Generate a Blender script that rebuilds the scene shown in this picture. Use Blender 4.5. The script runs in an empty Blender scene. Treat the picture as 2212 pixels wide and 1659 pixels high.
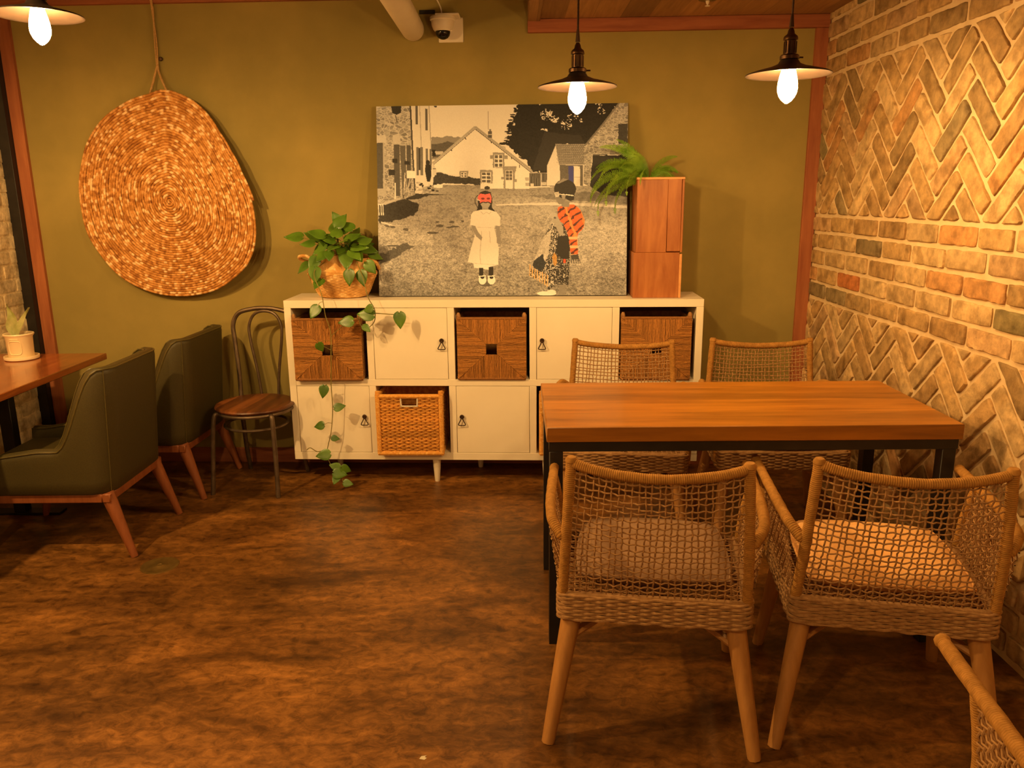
import bpy, math, random
import numpy as np
from mathutils import Vector, Matrix, noise as mnoise
random.seed(7); RNG = np.random.default_rng(7)
PI = math.pi; R = math.radians
C = bpy.context.scene.collection
sc = bpy.context.scene

# ------------------------------------------------------------------ camera
F, PIT, ROL, H = 1700.0, R(13.4), R(.53), 1.55
f = Vector((0, math.cos(PIT), -math.sin(PIT)))
r0 = Vector((1, 0, 0)); u0 = Vector((0, math.sin(PIT), math.cos(PIT)))
rr = r0*math.cos(ROL) - u0*math.sin(ROL); uu = u0*math.cos(ROL) + r0*math.sin(ROL)
cd = bpy.data.cameras.new('camera'); cam = bpy.data.objects.new('camera', cd); C.objects.link(cam)
m = Matrix((rr, uu, -f)).transposed().to_4x4(); m.translation = (0, 0, H)
cam.matrix_world = m
cd.sensor_width = 36; cd.lens = F/2212*36; cd.clip_start = .02
sc.camera = cam

# ------------------------------------------------------------------ mesh helpers
class MB:
    def __init__(s): s.v = []; s.f = []; s.mi = []; s.n = 0; s.cols = None; s.cur = 0; s.auto = None
    def add(s, vs, fs):
        vs = np.asarray(vs, dtype=np.float64).reshape(-1, 3)
        s.v.append(vs)
        k = s.n
        for a in fs: s.f.append(tuple(i+k for i in a)); s.mi.append(s.cur)
        s.n += len(vs)
        if s.auto is not None:
            if s.cols is None: s.cols = []
            s.cols.append(np.broadcast_to(np.asarray(s.auto, dtype=float), (len(vs), 3)).copy())
        return s
    def box(s, x0, y0, z0, x1, y1, z1, b=0.0):
        if x0 > x1: x0, x1 = x1, x0
        if y0 > y1: y0, y1 = y1, y0
        if z0 > z1: z0, z1 = z1, z0
        b = min(b, (x1-x0)*.45, (y1-y0)*.45, (z1-z0)*.45)
        if b <= 0:
            v = [(x, y, z) for z in (z0, z1) for y in (y0, y1) for x in (x0, x1)]
            return s.add(v, [(0,2,3,1),(4,5,7,6),(0,1,5,4),(2,6,7,3),(0,4,6,2),(1,3,7,5)])
        # chamfered box: 24 verts
        v = []; idx = {}
        for sx in (0, 1):
            for sy in (0, 1):
                for sz in (0, 1):
                    X = (x0, x1)[sx]; Y = (y0, y1)[sy]; Z = (z0, z1)[sz]
                    ix = X + (b if sx == 0 else -b); iy = Y + (b if sy == 0 else -b); iz = Z + (b if sz == 0 else -b)
                    idx[sx, sy, sz, 0] = len(v); v.append((X, iy, iz))
                    idx[sx, sy, sz, 1] = len(v); v.append((ix, Y, iz))
                    idx[sx, sy, sz, 2] = len(v); v.append((ix, iy, Z))
        fs = []
        for a in (0, 1):
            q = [idx[a,0,0,0], idx[a,1,0,0], idx[a,1,1,0], idx[a,0,1,0]]; fs.append(q[::-1] if a == 0 else q)
            q = [idx[0,a,0,1], idx[0,a,1,1], idx[1,a,1,1], idx[1,a,0,1]]; fs.append(q[::-1] if a == 0 else q)
            q = [idx[0,0,a,2], idx[1,0,a,2], idx[1,1,a,2], idx[0,1,a,2]]; fs.append(q[::-1] if a == 0 else q)
        for a in (0, 1):
            for c in (0, 1):
                fs.append([idx[a,c,0,0], idx[a,c,1,0], idx[a,c,1,1], idx[a,c,0,1]])
                fs.append([idx[a,0,c,0], idx[a,1,c,0], idx[a,1,c,2], idx[a,0,c,2]])
                fs.append([idx[0,a,c,1], idx[1,a,c,1], idx[1,a,c,2], idx[0,a,c,2]])
        for k in [(a,b_,c) for a in (0,1) for b_ in (0,1) for c in (0,1)]:
            fs.append([idx[k+(0,)], idx[k+(1,)], idx[k+(2,)]])
        # fix orientation by centre test
        cx = np.array([(x0+x1)/2, (y0+y1)/2, (z0+z1)/2]); va = np.array(v); out = []
        for q in fs:
            p = va[list(q)]; n = np.cross(p[1]-p[0], p[2]-p[0])
            out.append(q if np.dot(n, p.mean(0)-cx) > 0 else q[::-1])
        return s.add(v, out)
    def tube(s, pts, rad, sides=8, closed=False, caps=True, flat=1.0, up=None):
        P = np.asarray(pts, dtype=np.float64); n = len(P)
        rad = np.broadcast_to(np.asarray(rad, dtype=np.float64), (n,))
        if closed: T = np.roll(P, -1, 0) - np.roll(P, 1, 0)
        else:
            T = np.empty_like(P); T[1:-1] = P[2:]-P[:-2]; T[0] = P[1]-P[0]; T[-1] = P[-1]-P[-2]
        T /= np.maximum(np.linalg.norm(T, axis=1), 1e-9)[:, None]
        a = np.array([0, 0, 1.0]) if abs(T[0][2]) < .9 else np.array([1.0, 0, 0])
        if up is not None: a = np.array(up, dtype=float)
        N = np.empty_like(P); x = a - T[0]*np.dot(a, T[0]); x /= np.linalg.norm(x); N[0] = x
        for i in range(1, n):
            if up is not None: x = a
            x = x - T[i]*np.dot(x, T[i]); l = math.sqrt(x[0]*x[0]+x[1]*x[1]+x[2]*x[2]); x = x/(l if l > 1e-9 else 1); N[i] = x
        B = np.cross(T, N)
        th = np.arange(sides)*2*PI/sides
        V = P[:, None, :] + rad[:, None, None]*(np.cos(th)[None, :, None]*N[:, None, :]*flat + np.sin(th)[None, :, None]*B[:, None, :])
        fs = []
        for i in range(n if closed else n-1):
            i2 = ((i+1) % n)*sides; i1 = i*sides
            for j in range(sides):
                j2 = (j+1) % sides
                fs.append((i1+j, i1+j2, i2+j2, i2+j))
        if caps and not closed:
            fs.append(tuple(range(sides))[::-1]); fs.append(tuple((n-1)*sides+j for j in range(sides)))
        return s.add(V.reshape(-1, 3), fs)
    def lathe(s, prof, c=(0, 0, 0), n=28, sx=1.0, sy=1.0, rot=None):
        v = []; fs = []
        for (r, z) in prof:
            for j in range(n):
                a = 2*PI*j/n; p = Vector((r*math.cos(a)*sx, r*math.sin(a)*sy, z))
                if rot is not None: p = rot @ p
                v.append((p.x+c[0], p.y+c[1], p.z+c[2]))
        for i in range(len(prof)-1):
            for j in range(n):
                fs.append((i*n+j, i*n+(j+1) % n, (i+1)*n+(j+1) % n, (i+1)*n+j))
        if prof[0][0] > 1e-4: fs.append(tuple(range(n))[::-1])
        if prof[-1][0] > 1e-4: fs.append(tuple((len(prof)-1)*n+j for j in range(n)))
        return s.add(v, fs)
    def grid(s, P):
        P = np.asarray(P); nu, nv = P.shape[:2]; fs = []
        for i in range(nu-1):
            for j in range(nv-1):
                fs.append((i*nv+j, (i+1)*nv+j, (i+1)*nv+j+1, i*nv+j+1))
        return s.add(P.reshape(-1, 3), fs)
    def xf(s, M):
        M = np.array(M)
        s.v = [np.c_[a, np.ones(len(a))] @ M.T[:, :3] for a in s.v]; return s
    def build(s, name, mats, parent=None, angle=40, smooth=True, loc=None, rot=None):
        me = bpy.data.meshes.new(name)
        V = np.concatenate(s.v) if s.v else np.zeros((0, 3))
        me.from_pydata(V.tolist(), [], s.f)
        if not isinstance(mats, (list, tuple)): mats = [mats]
        for x in mats: me.materials.append(x)
        if len(mats) > 1: me.polygons.foreach_set('material_index', s.mi)
        if s.cols is not None:
            ca = me.color_attributes.new('Col', 'FLOAT_COLOR', 'POINT')
            cc = np.concatenate(s.cols); ca.data.foreach_set('color', np.c_[cc, np.ones(len(cc))].ravel())
        if smooth:
            me.shade_smooth(); me.set_sharp_from_angle(angle=R(angle))
        me.update()
        o = bpy.data.objects.new(name, me); C.objects.link(o)
        if parent: o.parent = parent
        if loc is not None: o.location = loc
        if rot is not None: o.rotation_euler = rot
        return o
    def col(s, c, n=None):   # colour for the verts added last
        if s.cols is None: s.cols = []
        k = len(s.v[-1]); s.cols.append(np.broadcast_to(np.asarray(c, dtype=float), (k, 3)).copy())

def spline(pts, n=8, closed=False):
    P = np.asarray(pts, dtype=float); m_ = len(P); out = []
    rng = range(m_ if closed else m_-1)
    for i in rng:
        p1 = P[i]; p2 = P[(i+1) % m_]
        p0 = P[(i-1) % m_] if (closed or i > 0) else 2*p1-p2
        p3 = P[(i+2) % m_] if (closed or i < m_-2) else 2*p2-p1
        for k in range(n):
            t = k/n
            out.append(.5*((2*p1)+(-p0+p2)*t+(2*p0-5*p1+4*p2-p3)*t*t+(-p0+3*p1-3*p2+p3)*t**3))
    if not closed: out.append(P[-1])
    return np.array(out)
def resample(P, step):
    P = np.asarray(P, dtype=float); d = np.r_[0, np.cumsum(np.linalg.norm(np.diff(P, axis=0), axis=1))]
    n = max(2, int(d[-1]/step)+1); t = np.linspace(0, d[-1], n)
    return np.stack([np.interp(t, d, P[:, k]) for k in range(3)], 1), t
def wrapped(mb, pts, rad, pitch=.0056, sides=10, amp=.09, n=8, ends=True):
    P, t = resample(spline(pts, n), pitch/4)
    k = np.arange(len(P)) % 4
    r_ = rad*(1 - amp*np.array([1, .15, 0, .15])[k])
    r_ = r_*(1+.02*np.sin(t*90)+.02*np.sin(t*37+1))
    if ends:
        e = np.minimum(t, t[-1]-t); r_ = r_*np.clip(.55+.45*np.sqrt(np.clip(e/(rad*.8), 0, 1)), 0, 1)
    mb.tube(P, r_, sides)

def thing(name, label, cat, loc=(0, 0, 0), rz=0, group=None, rot=None):
    o = bpy.data.objects.new(name, None); C.objects.link(o); o.empty_display_size = .1
    o.location = loc; o.rotation_euler = rot if rot is not None else (0, 0, rz)
    return tag(o, label, cat, group)
def tag(o, label, cat, group=None):
    o['label'] = label; o['category'] = cat
    if group: o['group'] = group
    return o
def struct(o, label=None):
    o['kind'] = 'structure'
    if label: o['label'] = label
    return o
def dup(root, loc, rz, label=None, group=None):
    r_ = root.copy(); C.objects.link(r_); r_.location = loc; r_.rotation_euler = (0, 0, rz)
    if label: r_['label'] = label
    if group: r_['group'] = group
    for ch in list(root.children):
        c = ch.copy(); C.objects.link(c); c.parent = r_
        for g in list(ch.children):
            d = g.copy(); C.objects.link(d); d.parent = c
    return r_

# ------------------------------------------------------------------ materials
def lin(h):
    h = h.lstrip('#'); o = []
    for i in (0, 2, 4):
        c = int(h[i:i+2], 16)/255; o.append(c/12.92 if c <= .04045 else ((c+.055)/1.055)**2.4)
    return (*o, 1)
def newmat(name):
    m_ = bpy.data.materials.new(name); m_.use_nodes = True; nt = m_.node_tree
    return m_, nt, nt.nodes['Principled BSDF']
def mix_noise(nt, c1, c2, scale=(1, 1, 1), ns=5, detail=4, lo=.35, hi=.65, rough=.55, coord='Object', dist=0.0):
    N, L = nt.nodes, nt.links
    tc = N.new('ShaderNodeTexCoord'); mp = N.new('ShaderNodeMapping'); mp.inputs['Scale'].default_value = scale
    L.new(tc.outputs[coord], mp.inputs[0])
    nz = N.new('ShaderNodeTexNoise'); nz.inputs['Scale'].default_value = ns; nz.inputs['Detail'].default_value = detail
    nz.inputs['Roughness'].default_value = rough; nz.inputs['Distortion'].default_value = dist
    L.new(mp.outputs[0], nz.inputs['Vector'])
    cr = N.new('ShaderNodeValToRGB'); cr.color_ramp.elements[0].position = lo; cr.color_ramp.elements[1].position = hi
    cr.color_ramp.elements[0].color = c1; cr.color_ramp.elements[1].color = c2
    L.new(nz.outputs['Fac'], cr.inputs['Fac'])
    return cr.outputs['Color'], nz.outputs['Fac'], mp
def mixc(nt, a, b, fac=.5, mode='MULTIPLY'):
    x = nt.nodes.new('ShaderNodeMix'); x.data_type = 'RGBA'; x.blend_type = mode
    if isinstance(fac, (int, float)): x.inputs[0].default_value = fac
    else: nt.links.new(fac, x.inputs[0])
    for s_, k in ((a, 6), (b, 7)):
        if isinstance(s_, tuple): x.inputs[k].default_value = s_
        else: nt.links.new(s_, x.inputs[k])
    return x.outputs[2]
def bump(nt, bs, h, strength=.3, dist=.002):
    b = nt.nodes.new('ShaderNodeBump'); b.inputs['Strength'].default_value = strength; b.inputs['Distance'].default_value = dist
    nt.links.new(h, b.inputs['Height']); nt.links.new(b.outputs[0], bs.inputs['Normal']); return b
def mat(name, c1, c2=None, rough=.6, scale=(1, 1, 1), ns=8, lo=.35, hi=.65, bmp=0, bdist=.001, metal=0, coat=0, detail=4, spec=None, dist=0):
    m_, nt, bs = newmat(name); c1 = lin(c1); c2 = lin(c2) if c2 else c1
    col, fac, _ = mix_noise(nt, c1, c2, scale, ns, detail, lo, hi, dist=dist)
    nt.links.new(col, bs.inputs['Base Color']); bs.inputs['Roughness'].default_value = rough
    bs.inputs['Metallic'].default_value = metal; bs.inputs['Coat Weight'].default_value = coat
    if coat: bs.inputs['Coat Roughness'].default_value = .15
    if spec is not None: bs.inputs['Specular IOR Level'].default_value = spec
    if bmp: bump(nt, bs, fac, bmp, bdist)
    return m_
def woodmat(name, c1, c2, axis=0, rough=.4, plank=None, stretch=14, coat=0, tone=.25, ns=3):
    """grain stretched along one object axis; plank = (axis index, width) gives each board its own tone"""
    m_, nt, bs = newmat(name); sc_ = [stretch]*3; sc_[axis] = 1
    col, fac, mp = mix_noise(nt, lin(c1), lin(c2), tuple(sc_), ns, 5, .3, .7, rough=.6, dist=.4)
    N, L = nt.nodes, nt.links
    if plank:
        tc = N.new('ShaderNodeTexCoord'); sp = N.new('ShaderNodeSeparateXYZ'); L.new(tc.outputs['Object'], sp.inputs[0])
        dv = N.new('ShaderNodeMath'); dv.operation = 'DIVIDE'; dv.inputs[1].default_value = plank[1]; L.new(sp.outputs[plank[0]], dv.inputs[0])
        fl = N.new('ShaderNodeMath'); fl.operation = 'FLOOR'; L.new(dv.outputs[0], fl.inputs[0])
        wn = N.new('ShaderNodeTexWhiteNoise'); wn.noise_dimensions = '1D'; L.new(fl.outputs[0], wn.inputs['W'])
        mr = N.new('ShaderNodeMapRange'); mr.inputs[3].default_value = 1-tone; mr.inputs[4].default_value = 1+tone; L.new(wn.outputs['Value'], mr.inputs[0])
        fr = N.new('ShaderNodeMath'); fr.operation = 'FRACT'; L.new(dv.outputs[0], fr.inputs[0])
        ab = N.new('ShaderNodeMath'); ab.operation = 'LESS_THAN'; ab.inputs[1].default_value = .02; L.new(fr.outputs[0], ab.inputs[0])
        m2 = N.new('ShaderNodeMath'); m2.operation = 'MULTIPLY_ADD'; m2.inputs[1].default_value = -.3; m2.inputs[2].default_value = 1; L.new(ab.outputs[0], m2.inputs[0])
        m3 = N.new('ShaderNodeMath'); m3.operation = 'MULTIPLY'; L.new(mr.outputs[0], m3.inputs[0]); L.new(m2.outputs[0], m3.inputs[1])
        cb = N.new('ShaderNodeCombineXYZ'); [L.new(m3.outputs[0], cb.inputs[i]) for i in range(3)]
        col = mixc(nt, col, cb.outputs[0], 1.0)
    L.new(col, bs.inputs['Base Color']); bs.inputs['Roughness'].default_value = rough
    bs.inputs['Coat Weight'].default_value = coat; bs.inputs['Coat Roughness'].default_value = .12
    bump(nt, bs, fac, .15, .0006)
    return m_
def vcmat(name, rough=.8, bmp=.4, bdist=.002, ns=60, var=.25, spec=.3, pits=0.0):
    m_, nt, bs = newmat(name); at = nt.nodes.new('ShaderNodeAttribute'); at.attribute_name = 'Col'
    g1 = (1-var, 1-var, 1-var, 1); g2 = (1+var, 1+var, 1+var, 1)
    col, fac, _ = mix_noise(nt, g1, g2, (1, 1, 1), ns, 6, .3, .7, rough=.65)
    blot, fb2, _ = mix_noise(nt, (.62, .56, .46, 1), (1.06, 1.05, 1.04, 1), (1, 1, 1), ns*.55, 4, .36, .52)
    nt.links.new(mixc(nt, mixc(nt, at.outputs['Color'], col, 1.0), blot, pits, 'MULTIPLY'), bs.inputs['Base Color'])
    bs.inputs['Roughness'].default_value = rough; bs.inputs['Specular IOR Level'].default_value = spec
    if bmp: bump(nt, bs, fac, bmp, bdist)
    return m_

M = {}
M['olive'] = mat('olive_painted_wallpaper', '#8b7c40', '#9a8848', .85, ns=3, bmp=.15, bdist=.001, detail=8)
M['trim'] = woodmat('reddish_timber_trim', '#8a4a2a', '#a9663c', 2, .65, stretch=10)
M['trimx'] = woodmat('reddish_timber_trim_level', '#85462a', '#a5623c', 0, .65, stretch=10)
M['soffit'] = woodmat('brown_ceiling_boards', '#8a6238', '#a87c4a', 1, .7, plank=(0, .145), tone=.3)
M['ceil'] = mat('dark_ceiling_paint', '#4c4234', '#5a4e3c', .9)
M['black'] = mat('black_steel', '#15110f', '#1e1916', .45, ns=20)
M['white'] = mat('white_cabinet_paint', '#e9dfc9', '#efe6d2', .45, ns=2.5, bmp=.05)
M['darkin'] = mat('cabinet_back_brown_board', '#6f5a44', '#7d664d', .8)  # plain brown board behind the cabinet openings
M['iron'] = mat('dark_iron', '#3a2a20', '#4a372a', .45, metal=.7, ns=30)
M['rope'] = mat('tan_rope', '#966c34', '#ae7f40', .85, ns=60, bmp=.3, bdist=.0008, spec=.2)
M['net'] = mat('tan_net_cord', '#94704a', '#ac865a', .85, ns=60, spec=.2)
M['leg'] = woodmat('pale_teak_leg', '#a0703a', '#b8864a', 2, .55, stretch=12)
M['table'] = woodmat('oiled_table_boards', '#86520f', '#b87722', 0, .38, plank=(1, .088), stretch=11, coat=.12, tone=.2, ns=2.2)
M['ltable'] = woodmat('varnished_red_brown_table', '#85401a', '#b86a30', 1, .22, plank=(0, .1), stretch=10, coat=.45, tone=.2)
M['green'] = mat('green_upholstery', '#3a3214', '#443c1a', .55, ns=250, bmp=.2, bdist=.0004)
M['gpipe'] = mat('green_piping', '#4c4320', '#584e28', .4, ns=50)
M['gleg'] = woodmat('reddish_walnut_leg', '#7b4220', '#965832', 2, .5, stretch=12)
M['steel'] = mat('worn_gunmetal_tube', '#5c4c3c', '#6f5e4c', .45, metal=.6, ns=25)
M['bseat'] = woodmat('two_tone_seat_boards', '#5a3018', '#8a5228', 1, .4, plank=(0, .075), stretch=9, tone=.5)
M['ceramic'] = mat('cream_ceramic', '#efd9ae', '#f3dfb8', .35, ns=3)
M['plasticw'] = mat('white_plastic', '#e2d8c4', '#e6dcc8', .4, ns=3)
M['pipe'] = mat('white_duct_wrap', '#d8cbb0', '#dfd3ba', .6, ns=6, bmp=.1)
M['glassb'] = mat('smoked_dome', '#0a0807', '#0f0c0a', .08)
M['bronze'] = mat('antique_bronze_socket', '#3a281a', '#54391f', .35, metal=.8, ns=20)
M['shade'] = mat('dark_enamel_shade', '#2b211b', '#33271f', .4, metal=.3, ns=20)
M['soil'] = mat('dark_soil', '#2a1a0e', '#3a2616', .95, ns=40, bmp=.6, bdist=.004)
M['brass'] = mat('dull_brass', '#7d6433', '#8f743e', .4, metal=.7, ns=20)
M['jute'] = mat('jute_twine', '#a9814b', '#c29b62', .9, ns=120, bmp=.4)
M['leafg'] = mat('pothos_leaf_green', '#3f5f17', '#5f8424', .38, ns=9)
M['stem'] = mat('vine_stem', '#6f6a2e', '#8c8040', .6, ns=20)
M['fern'] = mat('fern_green', '#5f8a22', '#8fb43a', .5, ns=9)
M['pale'] = mat('variegated_pale_leaf', '#8c9350', '#c2bd86', .5, ns=12)
M['cushor'] = mat('pale_cotton_cushion', '#e8b06a', '#efbd7c', .9, ns=30, bmp=.2)
M['cushtaupe'] = mat('taupe_cushion', '#84664a', '#927254', .9, ns=30, bmp=.2)
M['cushred'] = mat('red_brown_patterned_cushion', '#6e3620', '#c08a58', .9, ns=38, lo=.46, hi=.54)
M['cork'] = mat('cork_board', '#c08048', '#cf935a', .9, ns=120)
M['plaster'] = mat('scrap_paper', '#cfc6b0', '#d9d0ba', .8, ns=20)

# seagrass and straw with flecks
def straw(name, c1, c2, c3, ns=90, stretch=(1, 1, 1)):
    m_, nt, bs = newmat(name)
    a, fa, _ = mix_noise(nt, lin(c1), lin(c2), stretch, ns, 3, .35, .65)
    b, fb, _ = mix_noise(nt, (0, 0, 0, 1), (1, 1, 1, 1), stretch, ns*1.9, 2, .55, .68)
    nt.links.new(mixc(nt, a, lin(c3), b, 'MIX'), bs.inputs['Base Color'])
    bs.inputs['Roughness'].default_value = .75; bs.inputs['Specular IOR Level'].default_value = .3
    bump(nt, bs, fa, .5, .001); return m_

M['seagrass'] = mat('twisted_seagrass', '#7d5228', '#a87c48', .75, ns=55, lo=.3, hi=.7, detail=3)
M['grassv'] = vcmat('twisted_seagrass_strands', .75, .5, .001, 90, .22)
M['rattanv'] = vcmat('honey_rattan_strands', .6, .3, .0008, 60, .2)
def tone(h, a=.7, b=1.2):
    k = random.uniform(a, b); return [c*k for c in lin(h)[:3]]
M['rattan'] = mat('honey_rattan', '#c4883a', '#e8b566', .6, ns=45, detail=2)
M['rattanwrap'] = straw('honey_rattan_wrap', '#cf8e3c', '#e0a550', '#eab868', 50)
M['belly'] = straw('belly_basket_weave', '#c08c48', '#e6b873', '#efc98c', 16)
# ------------------------------------------------------------------ the room
TB = math.tan(R(2.5)); XL, XR = -2.80, 1.666; YW = 4.475
yw = lambda x: YW - x*TB                      # the back wall is turned 2.5 degrees
RB = -R(2.5)                                  # rotation of things parallel to it
CEIL, SOF = 2.72, 2.452
wb = MB()
nx = 2
wb.add([(XL-.1, yw(XL-.1), -.02), (XR+.1, yw(XR+.1), -.02), (XR+.1, yw(XR+.1), 2.8), (XL-.1, yw(XL-.1), 2.8),
        (XL-.1, yw(XL-.1)+.1, -.02), (XR+.1, yw(XR+.1)+.1, -.02), (XR+.1, yw(XR+.1)+.1, 2.8), (XL-.1, yw(XL-.1)+.1, 2.8)],
       [(0, 1, 2, 3), (5, 4, 7, 6), (3, 2, 6, 7), (0, 4, 5, 1)])
struct(wb.build('wall_back', M['olive']), 'olive green painted back wall')

# floor: streaked, stained and lightly polished
m_, nt, bs = newmat('streaked_brown_floor'); N, L = nt.nodes, nt.links
a, fa, mp = mix_noise(nt, lin('#442a0e'), lin('#926630'), (1.0, 2.6, 1), 1.9, 10, .30, .70, rough=.62, dist=.9)
mp.inputs['Rotation'].default_value = (0, 0, R(-12))
b, fb, mp2 = mix_noise(nt, (.42, .36, .30, 1), (1.65, 1.6, 1.6, 1), (1, 1.5, 1), 19, 9, .34, .66, rough=.74, dist=.6)
c, fc, mp3 = mix_noise(nt, (.62, .60, .56, 1), (1.15, 1.12, 1.1, 1), (1, 2.4, 1), .9, 4, .38, .6)
mp3.inputs['Location'].default_value = (3.1, 1.3, 0)
col = mixc(nt, mixc(nt, a, b, 1.0), c, 1.0); L.new(col, bs.inputs['Base Color'])
mr = N.new('ShaderNodeMapRange'); mr.inputs[3].default_value = .30; mr.inputs[4].default_value = .52; L.new(fb, mr.inputs[0]); L.new(mr.outputs[0], bs.inputs['Roughness'])
bs.inputs['Specular IOR Level'].default_value = .45
bump(nt, bs, fb, .18, .0015); M['floor'] = m_
fl = MB(); fl.box(-3.0, -2.2, -.1, 1.8, 4.8, 0)
struct(fl.build('floor', M['floor']), 'dark brown streaked floor')

# side walls with bricks laid in relief
M['brick'] = vcmat('reclaimed_buff_brick', .72, .9, .007, 24, .34, .45, pits=.8)
def mortarmat():
    m_, nt, bs = newmat('sandy_mortar')
    a, fa, _ = mix_noise(nt, lin('#c9ae84'), lin('#dcc39a'), (1, 1, 1), 14, 8, .3, .7)
    nt.links.new(a, bs.inputs['Base Color']); bs.inputs['Roughness'].default_value = .9
    bump(nt, bs, fa, .5, .004); return m_
M['mortar'] = mortarmat()
def clip(poly, ax, lim, keep_less):
    out = []
    for i in range(len(poly)):
        p, q = poly[i-1], poly[i]
        ip = (p[ax] <= lim) == keep_less; iq = (q[ax] <= lim) == keep_less
        if ip != iq:
            t = (lim-p[ax])/(q[ax]-p[ax]); out.append((p[0]+(q[0]-p[0])*t, p[1]+(q[1]-p[1])*t))
        if iq: out.append(q)
    return out
def area(p): return abs(sum(p[i-1][0]*p[i][1]-p[i][0]*p[i-1][1] for i in range(len(p))))/2
PAL = [('#c2a373', 8), ('#b99764', 7), ('#b08d5c', 5), ('#cbac7b', 5), ('#a38659', 3), ('#8d7a56', 2), ('#85774f', .9), ('#bb8c58', 1.6), ('#c07844', .5), ('#bd9a6e', 4)]
HS = 1.0
def brick_poly(mb, poly, X, sgn, colr):
    """poly in (y, z); the brick stands proud of the mortar plane X by ~1 cm towards sgn"""
    if len(poly) < 3 or area(poly) < .0005: return
    orient = sum(poly[i-1][0]*poly[i][1]-poly[i][0]*poly[i-1][1] for i in range(len(poly)))
    g = .0086*min(1, .35+HS*.65); src = list(poly); q_ = list(poly)
    for i in range(len(src)):                       # inset: cut by every edge moved inwards by half a joint
        p, c_ = src[i-1], src[i]; l = math.dist(p, c_)
        if l < 1e-6: continue
        nx_, ny_ = (-(c_[1]-p[1])/l, (c_[0]-p[0])/l)
        if orient < 0: nx_, ny_ = -nx_, -ny_
        lim = nx_*p[0]+ny_*p[1]+g; out = []
        for k_ in range(len(q_)):
            u_, w_ = q_[k_-1], q_[k_]; du = nx_*u_[0]+ny_*u_[1]-lim; dw = nx_*w_[0]+ny_*w_[1]-lim
            if (du < 0) != (dw < 0):
                t = du/(du-dw); out.append((u_[0]+(w_[0]-u_[0])*t, u_[1]+(w_[1]-u_[1])*t))
            if dw >= 0: out.append(w_)
        q_ = out
        if len(q_) < 3: return
    poly = q_
    if area(poly) < .0009 or area(poly)/max(math.dist(poly[i-1], poly[i]) for i in range(len(poly))) < .010: return
    cy = sum(p[0] for p in poly)/len(poly); cz = sum(p[1] for p in poly)/len(poly)
    pts = []
    for i in range(len(poly)):
        p, q = poly[i-1], poly[i]; d = math.dist(p, q); k = max(1, int(d/.022))
        for j in range(k):
            t = (j+random.uniform(-.2, .2)*(j > 0))/k
            pts.append((p[0]+(q[0]-p[0])*t, p[1]+(q[1]-p[1])*t))
    # chip the edge a little; the joint itself was already taken off
    n = len(pts); res = []
    for i in range(n):
        a, b_, c_ = pts[i-1], pts[i], pts[(i+1) % n]
        tx, ty = c_[0]-a[0], c_[1]-a[1]; l = math.hypot(tx, ty) or 1
        nx_, ny_ = (-ty/l, tx/l) if orient > 0 else (ty/l, -tx/l)
        turn = abs(math.atan2((b_[0]-a[0])*(c_[1]-b_[1])-(b_[1]-a[1])*(c_[0]-b_[0]), (b_[0]-a[0])*(c_[0]-b_[0])+(b_[1]-a[1])*(c_[1]-b_[1])))
        e = min(.0032*min(turn, 1.2) + max(0, random.gauss(0, .0017)), .15*math.dist(b_, (cy, cz)))
        res.append((b_[0]+nx_*e, b_[1]+ny_*e))
    if orient < 0: res = res[::-1]
    h = random.uniform(.008, .0135)*HS; n = len(res); v = []
    tilt = random.uniform(-.03, .03), random.uniform(-.03, .03)
    for (sc1, off, hh) in ((0, 0, -.001), (0, 0, h*.62), (.0035, 0, h*.93), (.0085, 0, h)):
        for (y, z) in res:
            d = math.hypot(y-cy, z-cz) or 1; k = 1-sc1/d*1.2
            yy, zz = cy+(y-cy)*k, cz+(z-cz)*k
            hz = hh + (tilt[0]*(yy-cy)+tilt[1]*(zz-cz) if hh > 0 else 0) + (random.gauss(0, .0009*HS) if sc1 else 0)
            v.append((X + sgn*hz, yy, zz))
    fs = []
    for i in range(3):
        for j in range(n):
            q = (i*n+j, i*n+(j+1) % n, (i+1)*n+(j+1) % n, (i+1)*n+j); fs.append(q if sgn > 0 else q[::-1])
    t = tuple(3*n+j for j in range(n)); fs.append(t if sgn > 0 else t[::-1])
    mb.add(v, fs); mb.col(colr)
def bcol():
    h = random.choices([p[0] for p in PAL], [p[1] for p in PAL])[0]; c = lin(h)[:3]; k = random.uniform(.74, 1.02)
    return tuple(x*k for x in c)
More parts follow.
